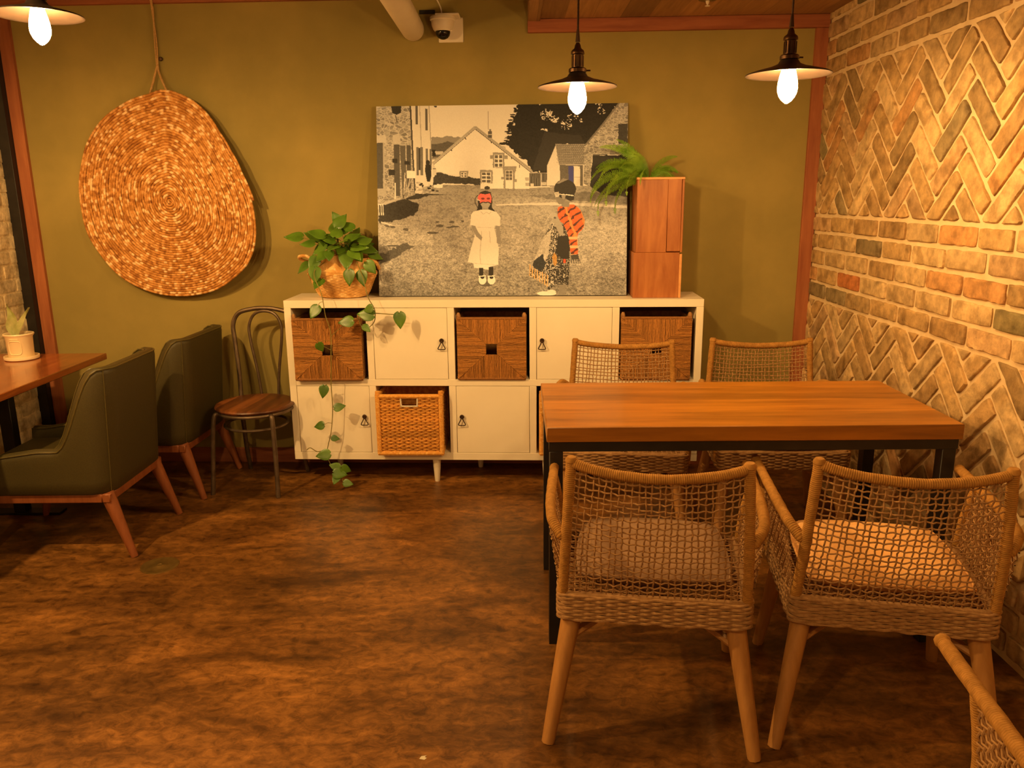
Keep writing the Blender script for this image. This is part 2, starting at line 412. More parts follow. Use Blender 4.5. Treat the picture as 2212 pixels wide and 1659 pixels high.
def brick_wall(mb, X, sgn, y0, y1, bands, W, Lb):
    for kind, z0, z1 in bands:
        if kind == 'run':
            nrow = max(1, round((z1-z0)/W)); w = (z1-z0)/nrow
            for r_ in range(nrow):
                y = y1 + random.uniform(0, .03) + (Lb/2 if r_ % 2 else 0)
                while y > y0:
                    l = Lb*random.choice([1, 1, 1, .96, 1.03, .8]); za, zb = z0+r_*w, z0+(r_+1)*w
                    s_ = random.uniform(-.0025, .0025)
                    p = [(y-l, za+s_), (y, za+s_), (y, zb+s_), (y-l, zb+s_)]
                    p = clip(clip(p, 0, y1, True), 0, y0, False); y -= l
                    brick_poly(mb, p, X, sgn, bcol())
        else:
            n = round(Lb/W); q = math.sqrt(.5); u = W
            mid = (y0+y1)/2; span = int((y1-y0+z1-z0)/u)+6; oy, oz = y1-.06, z0+.02
            for c_ in range(-span, span):
                for per in range(-span//(n)-2, span//(n)+2):
                    for hv in (0, 1):
                        # brick rectangles in the stair grid, then turned by 45 degrees
                        if hv == 0: x_, y_, w_, h_ = c_, c_+2*n*per, n, 1
                        else: x_, y_, w_, h_ = c_, c_+1+2*n*per, 1, n
                        cx, cy = (x_+w_/2)*u, (y_+h_/2)*u
                        Y = oy + (cx-cy)*q; Z = oz + (cx+cy)*q
                        if Y < y0-Lb or Y > y1+Lb or Z < z0-Lb or Z > z1+Lb: continue
                        p = []
                        for (a, b_) in ((x_, y_), (x_+w_, y_), (x_+w_, y_+h_), (x_, y_+h_)):
                            a *= u; b_ *= u; p.append((oy+(a-b_)*q, oz+(a+b_)*q))
                        p = clip(clip(clip(clip(p, 1, z1, True), 1, z0, False), 0, y1, True), 0, y0, False)
                        if len(p) > 2: brick_poly(mb, p, X, sgn, bcol())
W_, L_ = .0884, .2652
wr = MB(); wr.cols = []
wr.cur = 0
brick_wall(wr, XR, -1, .15, yw(XR)-.002, [('run', .02, .286), ('hb', .286, .995), ('run', .995, 1.437), ('hb', 1.437, 2.146), ('run', 2.146, 2.50)], W_, L_)
wr.cur = 1
wr.box(XR, -2.2, -.02, XR+.12, yw(XR)+.1, 2.8); wr.col(lin('#bfa47c')[:3])
struct(wr.build('wall_right', [M['brick'], M['mortar']], angle=50), 'buff brick wall with herringbone bands')
random.seed(11); HS = .28
PAL = [('#e6d6b4', 5), ('#dfcda9', 4), ('#ead9b6', 4)]
wl = MB(); wl.cols = []
brick_wall(wl, XL-.02, 1, .8, yw(XL)-.01, [('run', .02, 2.7)], .079, .235)
wl.cur = 0
wl.box(XL-.14, -2.2, -.02, XL-.02, yw(XL)+.1, 2.8); wl.col(lin('#dccaa6')[:3])
struct(wl.build('wall_left', [M['brick'], M['mortar']], angle=50), 'pale stone side wall')

# ceilings
c1 = MB(); c1.box(XL-.1, -2.2, CEIL, XR+.1, 4.8, CEIL+.08); struct(c1.build('ceiling', M['ceil']), 'dark painted ceiling')
c2 = MB(); c2.box(.165, -2.2, SOF, XR, yw(.9)+.2, SOF+.02)
c2.box(.10, -2.2, SOF-.012, .165, yw(.13)-.0, CEIL-.002, .003)
struct(c2.build('ceiling', M['soffit']), 'lowered ceiling of brown boards')
# timber trims on the back wall: built in the wall's own frame (x along the wall, y into it)
def wallbox(mb, x0, x1, z0, z1, d, b=.002): return mb.box(x0, -d, z0, x1, 0.002, z1, b)
WALLF = dict(loc=(0, YW, 0), rot=(0, 0, RB))
k = 1/math.cos(R(2.5))
for i, (x0, x1, z0, z1, d, mk, lb) in enumerate([
        (-2.76*k, .10*k, 2.565, 2.66, .03, 'trimx', 'reddish timber rail along the top of the back wall'),
        (.10*k, (XR-.004)*k, 2.386, SOF-.001, .03, 'trimx', 'reddish timber rail under the lowered ceiling'),
        (-2.757*k, -2.69*k, .0, 2.565, .022, 'trim', 'reddish timber upright in the left corner'),
        (1.594*k, (XR-.004)*k, .0, 2.386, .022, 'trim', 'reddish timber upright in the right corner'),
        (-2.69*k, 1.594*k, .0, .09, .014, 'trimx', 'timber skirting board')]):
    t = MB(); wallbox(t, x0, x1, z0, z1, d)
    struct(t.build('trim_%d' % (i+1), M[mk], **WALLF), lb)
t = MB(); wallbox(t, -2.83*k, -2.757*k, 0, 2.66, .06); struct(t.build('trim_6', M['black'], **WALLF), 'black steel post in the left corner')
# ------------------------------------------------------------------ white shelving cabinet (local frame: x along the wall, y into it)
CAB = (0, 4.127, 0)
cab = thing('storage_cabinet', 'long cream-white cube cabinet on short tapered legs against the olive wall', 'cabinet', CAB, RB)
x0, x1, z0, z1, dep, t = -1.2155, 1.0055, .134, 1.022, .33, .037
cells = 5; cw = (x1-x0-2*t-4*t)/5; zm = .573; tm = .036
fr = MB()
fr.box(x0, 0, z1-.041, x1, dep, z1, .0015); fr.box(x0, 0, z0, x1, dep, z0+.041, .0015)
fr.box(x0, 0, z0+.041, x0+t, dep, z1-.041, .0015); fr.box(x1-t, 0, z0+.041, x1, dep, z1-.041, .0015)
fr.box(x0+t, .001, zm-tm/2, x1-t, dep, zm+tm/2, .0015)
cx = [x0+t+i*(cw+t) for i in range(5)]
for i in range(1, 5):
    for (a, b) in ((z0+.041, zm-tm/2), (zm+tm/2, z1-.041)): fr.box(cx[i]-t, .002, a, cx[i], dep, b, .0015)
fr.build('frame', M['white'], cab)
bk = MB(); bk.box(x0+.01, dep-.008, z0+.01, x1-.01, dep-.001, z1-.01); bk.build('back_panel', M['darkin'], cab)
def pull():
    """small iron bail pull: round boss with a triangular ring"""
    mb = MB()
    mb.lathe([(.0, -.016), (.007, -.0175), (.0115, -.014), (.0125, -.010), (.011, -.006), (.007, -.003), (.007, 0)], n=16, rot=Matrix.Rotation(R(-90), 3, 'X'))
    a, b_ = .019, .046
    P = spline([(0, -.012, -.006), (.009, -.013, -.022), (.0185, -.014, -b_+.006), (.0165, -.0145, -b_), (0, -.015, -b_-.001), (-.0165, -.0145, -b_), (-.0185, -.014, -b_+.006), (-.009, -.013, -.022)], 5, True)
    mb.tube(P, .0026, 7, closed=True)
    return mb
def door(ci, row, side):
    a = cx[ci]+.002; b_ = cx[ci]+cw-.002
    lo, hi = ((zm+tm/2+.002, z1-.043) if row == 0 else (z0+.043, zm-tm/2-.002))
    d = MB(); d.box(a, .003, lo, b_, .021, hi, .0012); o = d.build('door', M['white'], cab)
    h = pull().xf(Matrix.Translation(((b_-.030) if side > 0 else (a+.028), .003, lo+(hi-lo)*.55)))
    h.build('handle', M['iron'], o)
door(1, 0, 1); door(3, 0, -1); door(0, 1, 1); door(2, 1, -1); door(4, 1, -1)
for (lx, ly) in ((-.425, .03), (.185, .03), (.80, .03), (-1.03, .255), (-.2, .27), (.80, .27)):
    l = MB(); l.lathe([(0, 0), (.0125, 0), (.014, .004), (.0235, z0), (0, z0)], (lx, ly, 0), 16); l.build('leg', M['white'], cab)

# ------------------------------------------------------------------ seagrass baskets
def seagrass_basket():
    w, hgt, d = .372, .335, .30
    root = thing('seagrass_basket', 'x', 'basket')
    b = MB()   # open box, walls 12 mm
    b.box(-w/2+.004, .006, 0, w/2-.004, d, .014, .004)
    b.box(-w/2+.006, .014, .004, -w/2+.018, d-.006, hgt-.004, .004); b.box(w/2-.018, .014, .004, w/2-.006, d-.006, hgt-.004, .004)
    b.box(-w/2+.006, d-.018, .004, w/2-.006, d-.004, hgt-.004, .004)
    nst = 46
    for i in range(nst):
        z = .008+i*(hgt-.016)/(nst-1)
        for s in (-1, 1):
            b.tube([(s*(w/2-.005), .010, z), (s*(w/2-.003), d*.5, z+random.uniform(-.001, .001)), (s*(w/2-.005), d-.008, z)], .0038, 5)
    b.build('body', M['seagrass'], root)
    p = MB(); p.auto = tone('#8a5c2e', 1, 1); h0 = .030; hz = hgt*.5; st = .0062
    def strand(a, bb):
        a = np.array(a); bb = np.array(bb); n = max(3, int(np.linalg.norm(bb-a)/.016)); t_ = np.linspace(0, 1, n)[:, None]
        P = a*(1-t_)+bb*t_; P[:, 1] += RNG.normal(0, .0006, n); P[1:-1, [0, 2]] += RNG.normal(0, .0007, (n-2, 2))
        p.auto = tone('#a67238', .68, 1.22); p.tube(P, .0031*random.uniform(.85, 1.15), 6); p.auto = tone('#8a5c2e', 1, 1)
    # vertical strands above and below the hole, horizontal ones left and right, meeting on the diagonals
    n = int(w/st)
    for i in range(n):
        x = -w/2+.004+(w-.008)*i/(n-1); q = max(h0, abs(x)*hgt/w)
        yb = .006-.010*(1-(abs(x)/(w/2))**2)
        for s in (-1, 1):
            if hgt/2-.004 > q+.002: strand((x, yb+.0015, hz+s*q), (x, .004, hz+s*(hgt/2-.003)))
    n = int(hgt/st)
    for i in range(n):
        z = -hgt/2+.004+(hgt-.008)*i/(n-1); q = max(h0*.95, abs(z)*w/hgt)
        for s in (-1, 1):
            if w/2-.004 > q+.002: strand((s*q, -.0015, hz+z), (s*(w/2-.002), .005, hz+z))
    for s in (-1, 1):  # rims wrapped over the hole's backing frame
        p.box(-w/2+.004, .006, hz+s*h0, w/2-.004, .012, hz+s*(hgt/2-.004)); p.box(s*h0, .006, hz-h0, s*(w/2-.004), .012, hz+h0)
    p.tube([(-w/2+.004, .008, hgt-.004), (w/2-.004, .008, hgt-.004)], .0085, 8)
    p.tube([(-w/2+.004, .008, .006), (w/2-.004, .008, .006)], .0085, 8)
    p.build('front_panel', M['grassv'], root)
    for s in (-1, 1):
        c = MB(); c.tube([(s*(w/2-.012), .022, hgt-.03), (s*(w/2-.011), .022, hgt+.014), (s*(w/2-.012), .024, hgt+.026)], [.013, .012, .006], 8); c.build('corner_post', M['seagrass'], root)
    return root
def cabpt(x, y, z): return (x*math.cos(RB)-y*math.sin(RB), CAB[1]+x*math.sin(RB)+y*math.cos(RB), z)
sb = seagrass_basket(); zb = zm+tm/2+.001
sb.location = cabpt(cx[0]+cw/2-.006, -.032, zb); sb.rotation_euler = (0, 0, RB+R(1.5)); sb['group'] = 'seagrass baskets in the upper row'
sb['label'] = 'brown seagrass basket at the upper left of the cabinet, a trailing vine hanging over it'
dup(sb, cabpt(cx[2]+cw/2-.002, -.012, zb), RB, 'brown seagrass basket in the upper middle opening between two white doors')
dup(sb, cabpt(cx[4]+cw/2-.006, -.010, zb), RB-R(.5), 'brown seagrass basket at the upper right of the cabinet, partly behind a rope chair')

# ------------------------------------------------------------------ rattan baskets
def rattan_basket():
    w, hgt, d = .366, .345, .30
    root = thing('rattan_basket', 'x', 'basket')
    f_ = MB(); rd = .0125
    for s in (-1, 1):
        f_.tube([(s*(w/2-rd), .012, .004), (s*(w/2-rd), .012, hgt+.016)], rd, 10)
        f_.tube([(s*(w/2-rd), d-.012, .004), (s*(w/2-rd), d-.012, hgt+.010)], rd, 10)
        f_.tube([(s*(w/2-rd), .0, hgt-.012), (s*(w/2-rd), d, hgt-.012)], rd*.85, 8)
        f_.tube([(s*(w/2-rd), .0, .012), (s*(w/2-rd), d, .012)], rd*.85, 8)
    for y in (.008, d-.012):
        for z in (.012, hgt-.012):
            P, t_ = resample([(-w/2+.004, y, z), (w/2-.004, y, z)], .002)
            f_.tube(P, rd*(1-.06*(np.arange(len(P)) % 3 == 0)), 8)
    for s in (-1, 1):
        P, t_ = resample([(s*(w/2-rd), .008, .01), (s*(w/2-rd), .008, hgt)], .0022)
        f_.tube(P, rd*1.12*(1-.07*(np.arange(len(P)) % 3 == 0)), 8)
    f_.build('frame', M['rattanwrap'], root)
    p = MB(); a, b_ = -w/2+.026, w/2-.026; za, zb_ = .024, hgt-.026; hw, hz0 = .045, hgt-.066
    nr = 31; ns = 13; xs = np.linspace(a, b_, ns*4+1)
    for i in range(nr):
        z = za+(zb_-za)*i/(nr-1); ph = (i//1) % 2
        y = .009+.0042*np.cos(PI*(np.arange(ns*4+1)/4*1.0+ph))
        P = np.stack([xs, y, z+RNG.normal(0, .0004, len(xs))], 1)
        runs = [P] if z < hz0 else [P[P[:, 0] < -hw+.001], P[P[:, 0] > hw-.001]]
        p.auto = tone('#dfa04c', .68, 1.2)
        for q in runs: p.tube(q, .0047, 6, flat=.95)
    p.auto = tone('#a5682a', 1, 1)
    for j in range(ns+1):
        x = a+(b_-a)*j/ns
        zz = hz0 if abs(x) < hw-.002 else zb_
        p.tube([(x, .009, za-.006), (x, .009, zz)], .0026, 5)
    for s in (-1, 1): p.tube([(s*(w/2-.020), .010, za-.008), (s*(w/2-.020), .010, zb_+.006)], .003, 5)
    p.build('woven_front', M['rattanv'], root)
    g = MB(); g.tube(spline([(-hw, .006, zb_+.004), (-hw+.002, .004, hz0+.004), (-hw+.008, .004, hz0), (hw-.008, .004, hz0), (hw-.002, .004, hz0+.004), (hw, .006, zb_+.004)], 4), .0045, 7)
    g.build('handle_rim', M['plaster'], root)
    sd = MB()
    for i in range(36):
        z = .02+(hgt-.04)*i/35
        for s in (-1, 1):
            n = 25; ys = np.linspace(.012, d-.01, n); P = np.stack([s*(w/2-.012)+.0025*np.cos(PI*(np.arange(n)/2+i)), ys, np.full(n, z)], 1)
            sd.tube(P, .0042, 5)
        sd.tube([(-w/2+.01, d-.012, z), (w/2-.01, d-.012, z)], .0042, 4)
    sd.box(-w/2+.012, .014, .006, w/2-.012, d-.012, .016)
    sd.build('woven_sides', M['rattan'], root)
    return root
rb = rattan_basket(); zb = z0+.041+.001
rb.location = cabpt(cx[1]+cw/2-.012, -.055, zb); rb.rotation_euler = (0, 0, RB+R(1.0)); rb['group'] = 'rattan baskets in the lower row'
rb['label'] = 'honey-coloured rattan basket with a cut-out handle, lower row left of the table'
dup(rb, cabpt(cx[3]+cw/2-.002, -.05, zb), RB, 'rattan basket of which only the left edge shows beside the dining table')

# ------------------------------------------------------------------ stacked wooden boxes with the fern
def jbox(mb, *a): return mb.box(*a, .0012)
M['boxwood'] = woodmat('orange_brown_box_board', '#8e4e1e', '#b0703a', 2, .5, stretch=6, ns=4)
M['boxedge'] = woodmat('light_box_edge', '#c98a52', '#dba268', 0, .55, stretch=8)
b2 = thing('wooden_box', 'low reddish wooden box on the cabinet top, under the taller box', 'box', (.640, 4.150, 1.023), RB)
q = MB(); w2, d2, h2 = .252, .23, .236
jbox(q, 0, 0, 0, w2-.014, .014, h2); jbox(q, 0, d2-.014, 0, w2, d2, h2); jbox(q, 0, .014, 0, .014, d2-.014, h2); jbox(q, .014, .014, 0, w2-.014, d2-.014, .014)
q.build('carcass', M['boxwood'], b2)
q = MB(); jbox(q, w2-.0135, -.001, 0, w2, d2-.014, h2-.008); q.build('side_board', M['boxedge'], b2)
q = MB(); jbox(q, .014, .014, h2-.014, w2-.014, d2-.014, h2-.0005); q.build('top_board', M['boxwood'], b2)
b1 = thing('wooden_box', 'tall reddish box of two upright boards on the low box, holding the fern', 'box', (.650, 4.153, 1.2595), RB+R(.6))
w1, d1, h1 = .243, .215, .38
q = MB(); jbox(q, .002, .002, .0, w1*.655, .014, h1-.012); q.build('front_board', M['boxwood'], b1)
q = MB(); jbox(q, w1*.665, .0, .004, w1-.012, .013, h1-.012); q.build('front_board', M['boxwood'], b1, rot=(0, R(-.4), 0))
q = MB(); jbox(q, .0, .014, 0, .012, d1, h1-.012); jbox(q, w1-.0115, .002, 0, w1, d1, h1-.012); jbox(q, .012, d1-.012, 0, w1-.012, d1, h1-.012); jbox(q, .012, .014, 0, w1-.012, d1-.012, .012); jbox(q, .012, .014, .25, w1-.012, d1-.012, .262)
q.build('carcass', M['boxwood'], b1)
q = MB(); jbox(q, -.001, -.001, h1-.0115, w1+.001, .016, h1); jbox(q, -.001, .016, h1-.0115, .014, d1, h1); jbox(q, w1-.013, .016, h1-.0115, w1+.001, d1, h1); jbox(q, .014, d1-.014, h1-.0115, w1-.013, d1, h1)
q.build('rim', M['boxedge'], b1)

# fern: arching fronds with paired leaflets
fern = thing('potted_fern', 'bright green fern arching out of the top of the tall wooden box', 'plant', (.718, 4.245, 1.525))
q = MB(); q.lathe([(.0, 0), (.045, 0), (.058, .10), (.054, .10), (.050, .085), (0, .085)], n=20); q.build('pot', M['soil'], fern)
fr_ = MB()
def frond(az, el, ln, droop, wd):
    d = Vector((math.cos(az), math.sin(az), 0)); P = []
    p = Vector((0, 0, .085)) + d*.012; e = el; n = 44
    for i in range(n+1):
        P.append(p.copy()); p = p + (d*math.cos(e)+Vector((0, 0, 1))*math.sin(e))*(ln/n); e -= droop/n*(1+.6*i/n)
    tw = random.uniform(.6, 1.15)*(1 if math.cos(az) < 0 else -1)
    fr_.tube(P, np.linspace(.0014, .0005, n+1), 4)
    side = Vector((0, 0, 1)).cross(d).normalized()
    for i in range(3, n):
        t = i/n; L2 = wd*math.sin(PI*min(1, (t*.93+.07)))**.65*(1-.25*t); T = (P[min(i+1, n)]-P[i-1]).normalized(); up = side.cross(T).normalized()*-1
        if up.z < 0: up = -up
        sd_ = (side*math.cos(tw)+up*math.sin(tw)).normalized()
        for s in (-1, 1):
            o = P[i]; dr = (sd_*s*.93+T*.36-up*.10+Vector((random.uniform(-.1, .1),)*3)).normalized(); w = ln/n*.70
            a = o; b_ = o+dr*L2*.45+T*w*.7+up*.0012; c_ = o+dr*L2; e_ = o+dr*L2*.45-T*w*.55+up*.0012; g_ = o+T*w*.55
            fr_.add([a[:], g_[:], b_[:], c_[:], e_[:]], [(0, 1, 2, 3, 4)])
fs = [(188, 44, .40, 1.9, .036), (200, 28, .40, 1.8, .036), (196, 58, .38, 1.7, .036), (215, 20, .32, 1.7, .033), (232, 55, .30, 2.2, .033), (182, 66, .32, 1.5, .034), (205, 62, .36, 1.8, .036),
      (170, 82, .26, 1.0, .032), (195, 84, .26, 1.2, .032), (12, 74, .20, 1.7, .03), (250, 62, .25, 2.0, .03), (20, 78, .18, 1.7, .028), (194, 8, .30, .9, .032), (186, 76, .34, 1.2, .034), (225, 72, .28, 1.6, .033), (186, 84, .29, .9, .033), (190, 34, .36, 1.5, .035), (198, 82, .27, 1.0, .033), (320, 70, .17, 1.8, .026), (212, 42, .38, 2.0, .036),
      (206, 50, .33, 1.2, .034), (192, 20, .34, 1.3, .034), (236, 80, .24, 1.2, .03), (0, 72, .19, 1.6, .028), (342, 60, .17, 1.7, .026), (8, 82, .22, 1.2, .03), (220, 30, .26, 1.6, .03), (184, 55, .28, 1.1, .033)]
for a, e, l, dr, w in fs: frond(R(a), R(e), l, dr, w)
fr_.build('fronds', M['fern'], fern, smooth=False)
# ------------------------------------------------------------------ the canvas print: painted as the colours of its own fine mesh
def make_print(W=640, Hh=476):
    X0, Y0 = np.meshgrid(np.linspace(0, 1, W), np.linspace(0, 1, Hh))
    X = 122+8*Y0+X0*(1940-38*Y0); Y = 118-38*X0+Y0*(1460+32*X0)   # drawing units
    def sg(c):
        c = np.array(c if hasattr(c, '__len__') else (c, c, c))/255.; return np.where(c <= .04045, c/12.92, ((c+.055)/1.055)**2.4)
    img = np.ones((Hh, W, 3))*sg(218)
    def nz(scx, scy, seed):
        g = np.random.default_rng(seed); gw, gh = max(2, int(W/scx)+3), max(2, int(Hh/scy)+3); G = g.random((gh, gw))
        yy = np.arange(Hh)/scy; xx = np.arange(W)/scx; y0 = yy.astype(int); x0 = xx.astype(int); fy = (yy-y0)[:, None]; fx = (xx-x0)[None]
        fy = fy*fy*(3-2*fy); fx = fx*fx*(3-2*fx)
        return (G[y0][:, x0]*(1-fy)*(1-fx)+G[y0][:, x0+1]*(1-fy)*fx+G[y0+1][:, x0]*fy*(1-fx)+G[y0+1][:, x0+1]*fy*fx)
    fine = .5*nz(1.2, 1.2, 1)+.3*nz(2.6, 2.2, 2)+.2*nz(6, 4, 3); med = .5*nz(9, 6, 4)+.3*nz(20, 12, 5)+.2*nz(4, 3, 6); big = .6*nz(60, 30, 7)+.4*nz(25, 14, 8)
    def inside(P, wob=0):
        xx = X+(med-.5)*wob*2; yy = Y+(np.roll(med, 37, 1)-.5)*wob*2; r_ = np.zeros(X.shape, bool)
        for i in range(len(P)):
            (ax, ay), (bx, by) = P[i-1], P[i]
            if ay == by: continue
            r_ ^= ((ay > yy) != (by > yy)) & (xx < (bx-ax)*(yy-ay)/(by-ay)+ax)
        return r_
    def put(msk, c, n=0, tex=None):
        t = fine if tex is None else tex; k = 1+(t-.5)*2*n
        img[msk] = (sg(c)[None]*np.clip(k[msk], .05, 3)[:, None]).clip(0, .9)
    def poly(P, c, n=.1, wob=0, tex=None): put(inside(P, wob), c, n, tex)
    def rect(a, b, c, d, col, n=.08, wob=0): poly([(a, b), (c, b), (c, d), (a, d)], col, n, wob)
    def line(P, w, c, n=.05):
        for (ax, ay), (bx, by) in zip(P, P[1:]):
            l = math.hypot(bx-ax, by-ay) or 1; px, py = -(by-ay)/l*w/2, (bx-ax)/l*w/2
            poly([(ax+px, ay+py), (bx+px, by+py), (bx-px, by-py), (ax-px, ay-py)], c, n)
    def ell(cx_, cy_, rx, ry, c, n=.08, wob=0):
        put(((X+(med-.5)*wob-cx_)/rx)**2+((Y-cy_)/ry)**2 < 1, c, n)
    def stone(P, base, seed, cell=26, wob=0):
        msk = inside(P, wob); ys, xs = np.nonzero(msk)
        if not len(xs): return
        px, py = X[msk], Y[msk]; g = np.random.default_rng(seed)
        nn = int((px.max()-px.min())*(py.max()-py.min())/(cell*cell*.8)); sx = g.uniform(px.min(), px.max(), nn); sy = g.uniform(py.min(), py.max(), nn); tone = g.uniform(.6, 1.25, nn)
        d1 = np.full(len(px), 1e9); d2 = d1.copy(); who = np.zeros(len(px), int)
        for i in range(nn):
            d = np.hypot((px-sx[i])*.8, (py-sy[i])*1.25); c_ = d < d1; d2 = np.where(c_, d1, np.minimum(d2, d)); who = np.where(c_, i, who); d1 = np.where(c_, d, d1)
        v = sg(base)[None]*(tone[who]*(1+(fine[msk]-.5)*.6))[:, None]; edge = (d2-d1) < cell*.13
        v[edge] = sg(min(255, base+38))
        img[ys, xs] = v.clip(0, .9)
    # hills
    poly([(548, 352), (620, 345), (700, 338), (785, 350), (800, 420), (600, 520), (552, 520)], 138, .1, 12)
    poly([(550, 398), (620, 392), (700, 380), (740, 400), (620, 500), (552, 505)], 88, .35, 14)
    rect(552, 455, 640, 480, 190, .1); rect(555, 445, 580, 490, 40, .2, 10)
    # ground
    G = inside([(120, 860), (330, 770), (420, 745), (560, 712), (930, 715), (1300, 735), (1800, 715), (2070, 760), (2070, 1700), (60, 1700)])
    depth = np.clip((Y-740)/840, 0, 1)
    tone = 150+26*np.sin(depth*3.0)-22*(depth > .55)*(depth-.55)*2
    gg = (sg(150)[None, None]*((tone/150)**2.2*(1+(fine-.5)*(.45+1.7*depth))*(1+(med-.5)*.55*depth)*(1+(big-.5)*.55))[..., None]).clip(.01, .8)
    tuft = (.6*nz(3.4, 2.0, 61)+.4*nz(9, 5, 62)); gg = gg*np.where(tuft > .6-.06*depth, .76, 1.05)[..., None]
    img[G] = gg[G]
    poly([(1040, 862), (1500, 845), (1760, 852), (2050, 872), (2050, 892), (1700, 872), (1300, 866), (1050, 872)], 208, .1, 4)
    poly([(1250, 800), (1700, 760), (2060, 790), (2060, 860), (1700, 835)], 122, .5, 16)
    for P in ([(135, 960), (430, 870), (445, 900), (400, 950), (240, 1000), (140, 1010)], [(130, 870), (330, 820), (450, 870), (430, 930), (250, 985), (132, 965)], [(325, 800), (410, 760), (560, 785), (500, 800), (350, 835)]): poly(P, 58, .6, 14)
    poly([(500, 780), (700, 790), (520, 795)], 70, .2, 3)
    line([(150, 1003), (190, 1012), (250, 1030)], 10, 218); line([(210, 1025), (350, 1030)], 4, 205)
    for i in range(26):
        g = np.random.default_rng(100+i); cx_, cy_ = g.uniform(140, 800), g.uniform(980, 1330)
        if cy_ > 1000+.5*(800-cx_)*.9: continue
        ell(cx_, cy_, g.uniform(14, 50), g.uniform(5, 12), 96, .6, 60)
    poly([(130, 1260), (330, 1170), (400, 1190), (240, 1290), (132, 1340)], 92, .6, 22)
    # left stone house
    stone([(118, 110), (388, 110), (405, 500), (418, 790), (330, 822), (170, 868), (118, 850)], 150, 5)
    poly([(238, 110), (316, 110), (314, 165), (282, 182), (246, 165)], 46, .3, 4); line([(270, 180), (285, 240)], 6, 70)
    for a, b, c_, d in ((122, 392, 170, 745), (255, 405, 302, 800), (356, 412, 388, 740)): rect(a, b, c_, d, 82, .25)
    poly([(120, 340), (190, 330), (200, 390), (120, 395)], 195, .1); poly([(250, 335), (300, 320), (312, 400), (250, 400)], 190, .1)
    poly([(303, 412), (345, 415), (352, 690), (330, 820), (322, 820)], 92, .25); rect(172, 395, 184, 740, 175)
    for a, b, c_, d in ((245, 516, 284, 548), (338, 532, 380, 560), (214, 600, 262, 640)): rect(a, b, c_, d, 45, .3, 5)
    rect(258, 700, 268, 830, 225); line([(340, 620), (330, 790)], 6, 200); line([(415, 620), (350, 770)], 5, 180)
    poly([(170, 850), (300, 812), (305, 825), (180, 870)], 190, .1); poly([(118, 745), (190, 740), (195, 800), (120, 800)], 175, .2)
    for x_ in (132, 150, 165): line([(x_, 862), (x_+4, 950)], 7, 225)
    line([(126, 865), (172, 862)], 8, 220)
    # rendered house beside it
    poly([(398, 108), (540, 108), (555, 700), (425, 760)], 212, .05)
    line([(388, 108), (404, 500), (418, 780)], 12, 62); line([(532, 108), (546, 420), (550, 560)], 6, 150); line([(460, 108), (472, 470)], 7, 168)
    rect(428, 108, 446, 252, 88); rect(504, 132, 522, 298, 92); poly([(570, 110), (597, 112), (590, 124), (574, 120)], 50, .2)
    for a, b, c_, d in ((430, 425, 450, 640), (462, 425, 482, 640), (504, 436, 520, 560), (532, 440, 548, 600)):
        rect(a, b, c_, d, 108, .3)
    rect(450, 430, 461, 600, 62); rect(356, 606, 423, 664, 232); line([(345, 664), (330, 780)], 6, 200); line([(380, 664), (360, 740)], 6, 190)
    # hedge and yard
    poly([(556, 660), (590, 608), (690, 640), (930, 662), (930, 712), (760, 705), (560, 700)], 62, .6, 14)
    rect(556, 560, 586, 640, 200); line([(556, 590), (590, 590)], 8, 90)
    ell(519, 543, 15, 20, 42, .2); poly([(500, 560), (540, 556), (547, 640), (535, 690), (512, 690), (497, 610)], 38, .3)
    for i in range(24):
        g = np.random.default_rng(400+i); ell(g.uniform(430, 590), g.uniform(690, 780), g.uniform(6, 18), g.uniform(4, 12), 45 if i % 2 else 175, .6, 30)
    poly([(415, 760), (480, 755), (470, 782), (415, 780)], 205, .1); poly([(560, 715), (635, 712), (630, 738), (565, 735)], 222, .05)
    # the gabled white house
    poly([(560, 545), (890, 275), (1325, 605), (1302, 612), (1302, 742), (925, 742), (925, 662), (592, 612)], 224, .05)
    line([(556, 548), (722, 408), (888, 268)], 16, 168); line([(564, 558), (888, 284)], 5, 84); line([(888, 268), (1330, 608)], 18, 158); line([(890, 286), (1318, 616)], 6, 82)
    for x_, y_ in ((812, 352), (702, 440), (1010, 378), (1165, 500)): line([(x_, y_), (x_+4, y_+14)], 8, 70)
    line([(990, 150), (990, 290)], 4, 90); rect(988, 300, 1018, 352, 86, .5); rect(996, 284, 1012, 302, 120); line([(990, 326), (1020, 326)], 5, 190)
    poly([(1075, 408), (1120, 418), (1125, 450)], 170, .1)
    def window(a, b, c_, d, cols=2, rows=3, sur=14):
        poly([(a-sur, b-sur*1.2), (c_+sur, b-sur*1.2), (c_+sur*.8, d+3), (a-sur*.8, d+3)], 146, .35, 5)
        rect(a, b, c_, d, 226)
        for i in range(cols):
            for j in range(rows):
                w_ = (c_-a)/cols; h_ = (d-b)/rows; rect(a+i*w_+4, b+j*h_+4, a+(i+1)*w_-4, b+(j+1)*h_-4, 92, .3)
    rect(1000, 484, 1136, 512, 140, .3, 5); window(1034, 480, 1098, 576); window(934, 614, 1006, 698); window(774, 618, 820, 654, 2, 2, 11)
    poly([(1100, 570), (1205, 570), (1190, 640), (1188, 742), (1104, 742)], 142, .35, 5); rect(1086, 650, 1110, 670, 140, .3); rect(1180, 668, 1204, 690, 140, .3)
    rect(1118, 600, 1174, 740, 222); [rect(1122+i*26, 604+j*25, 1144+i*26, 624+j*25, 98, .2) for i in (0, 1) for j in (0, 1, 2)]
    rect(1270, 655, 1300, 680, 170, .2); rect(1270, 695, 1300, 720, 170, .2); line([(1226, 556), (1226, 580)], 6, 70); ell(975, 735, 25, 14, 60, .6, 20)
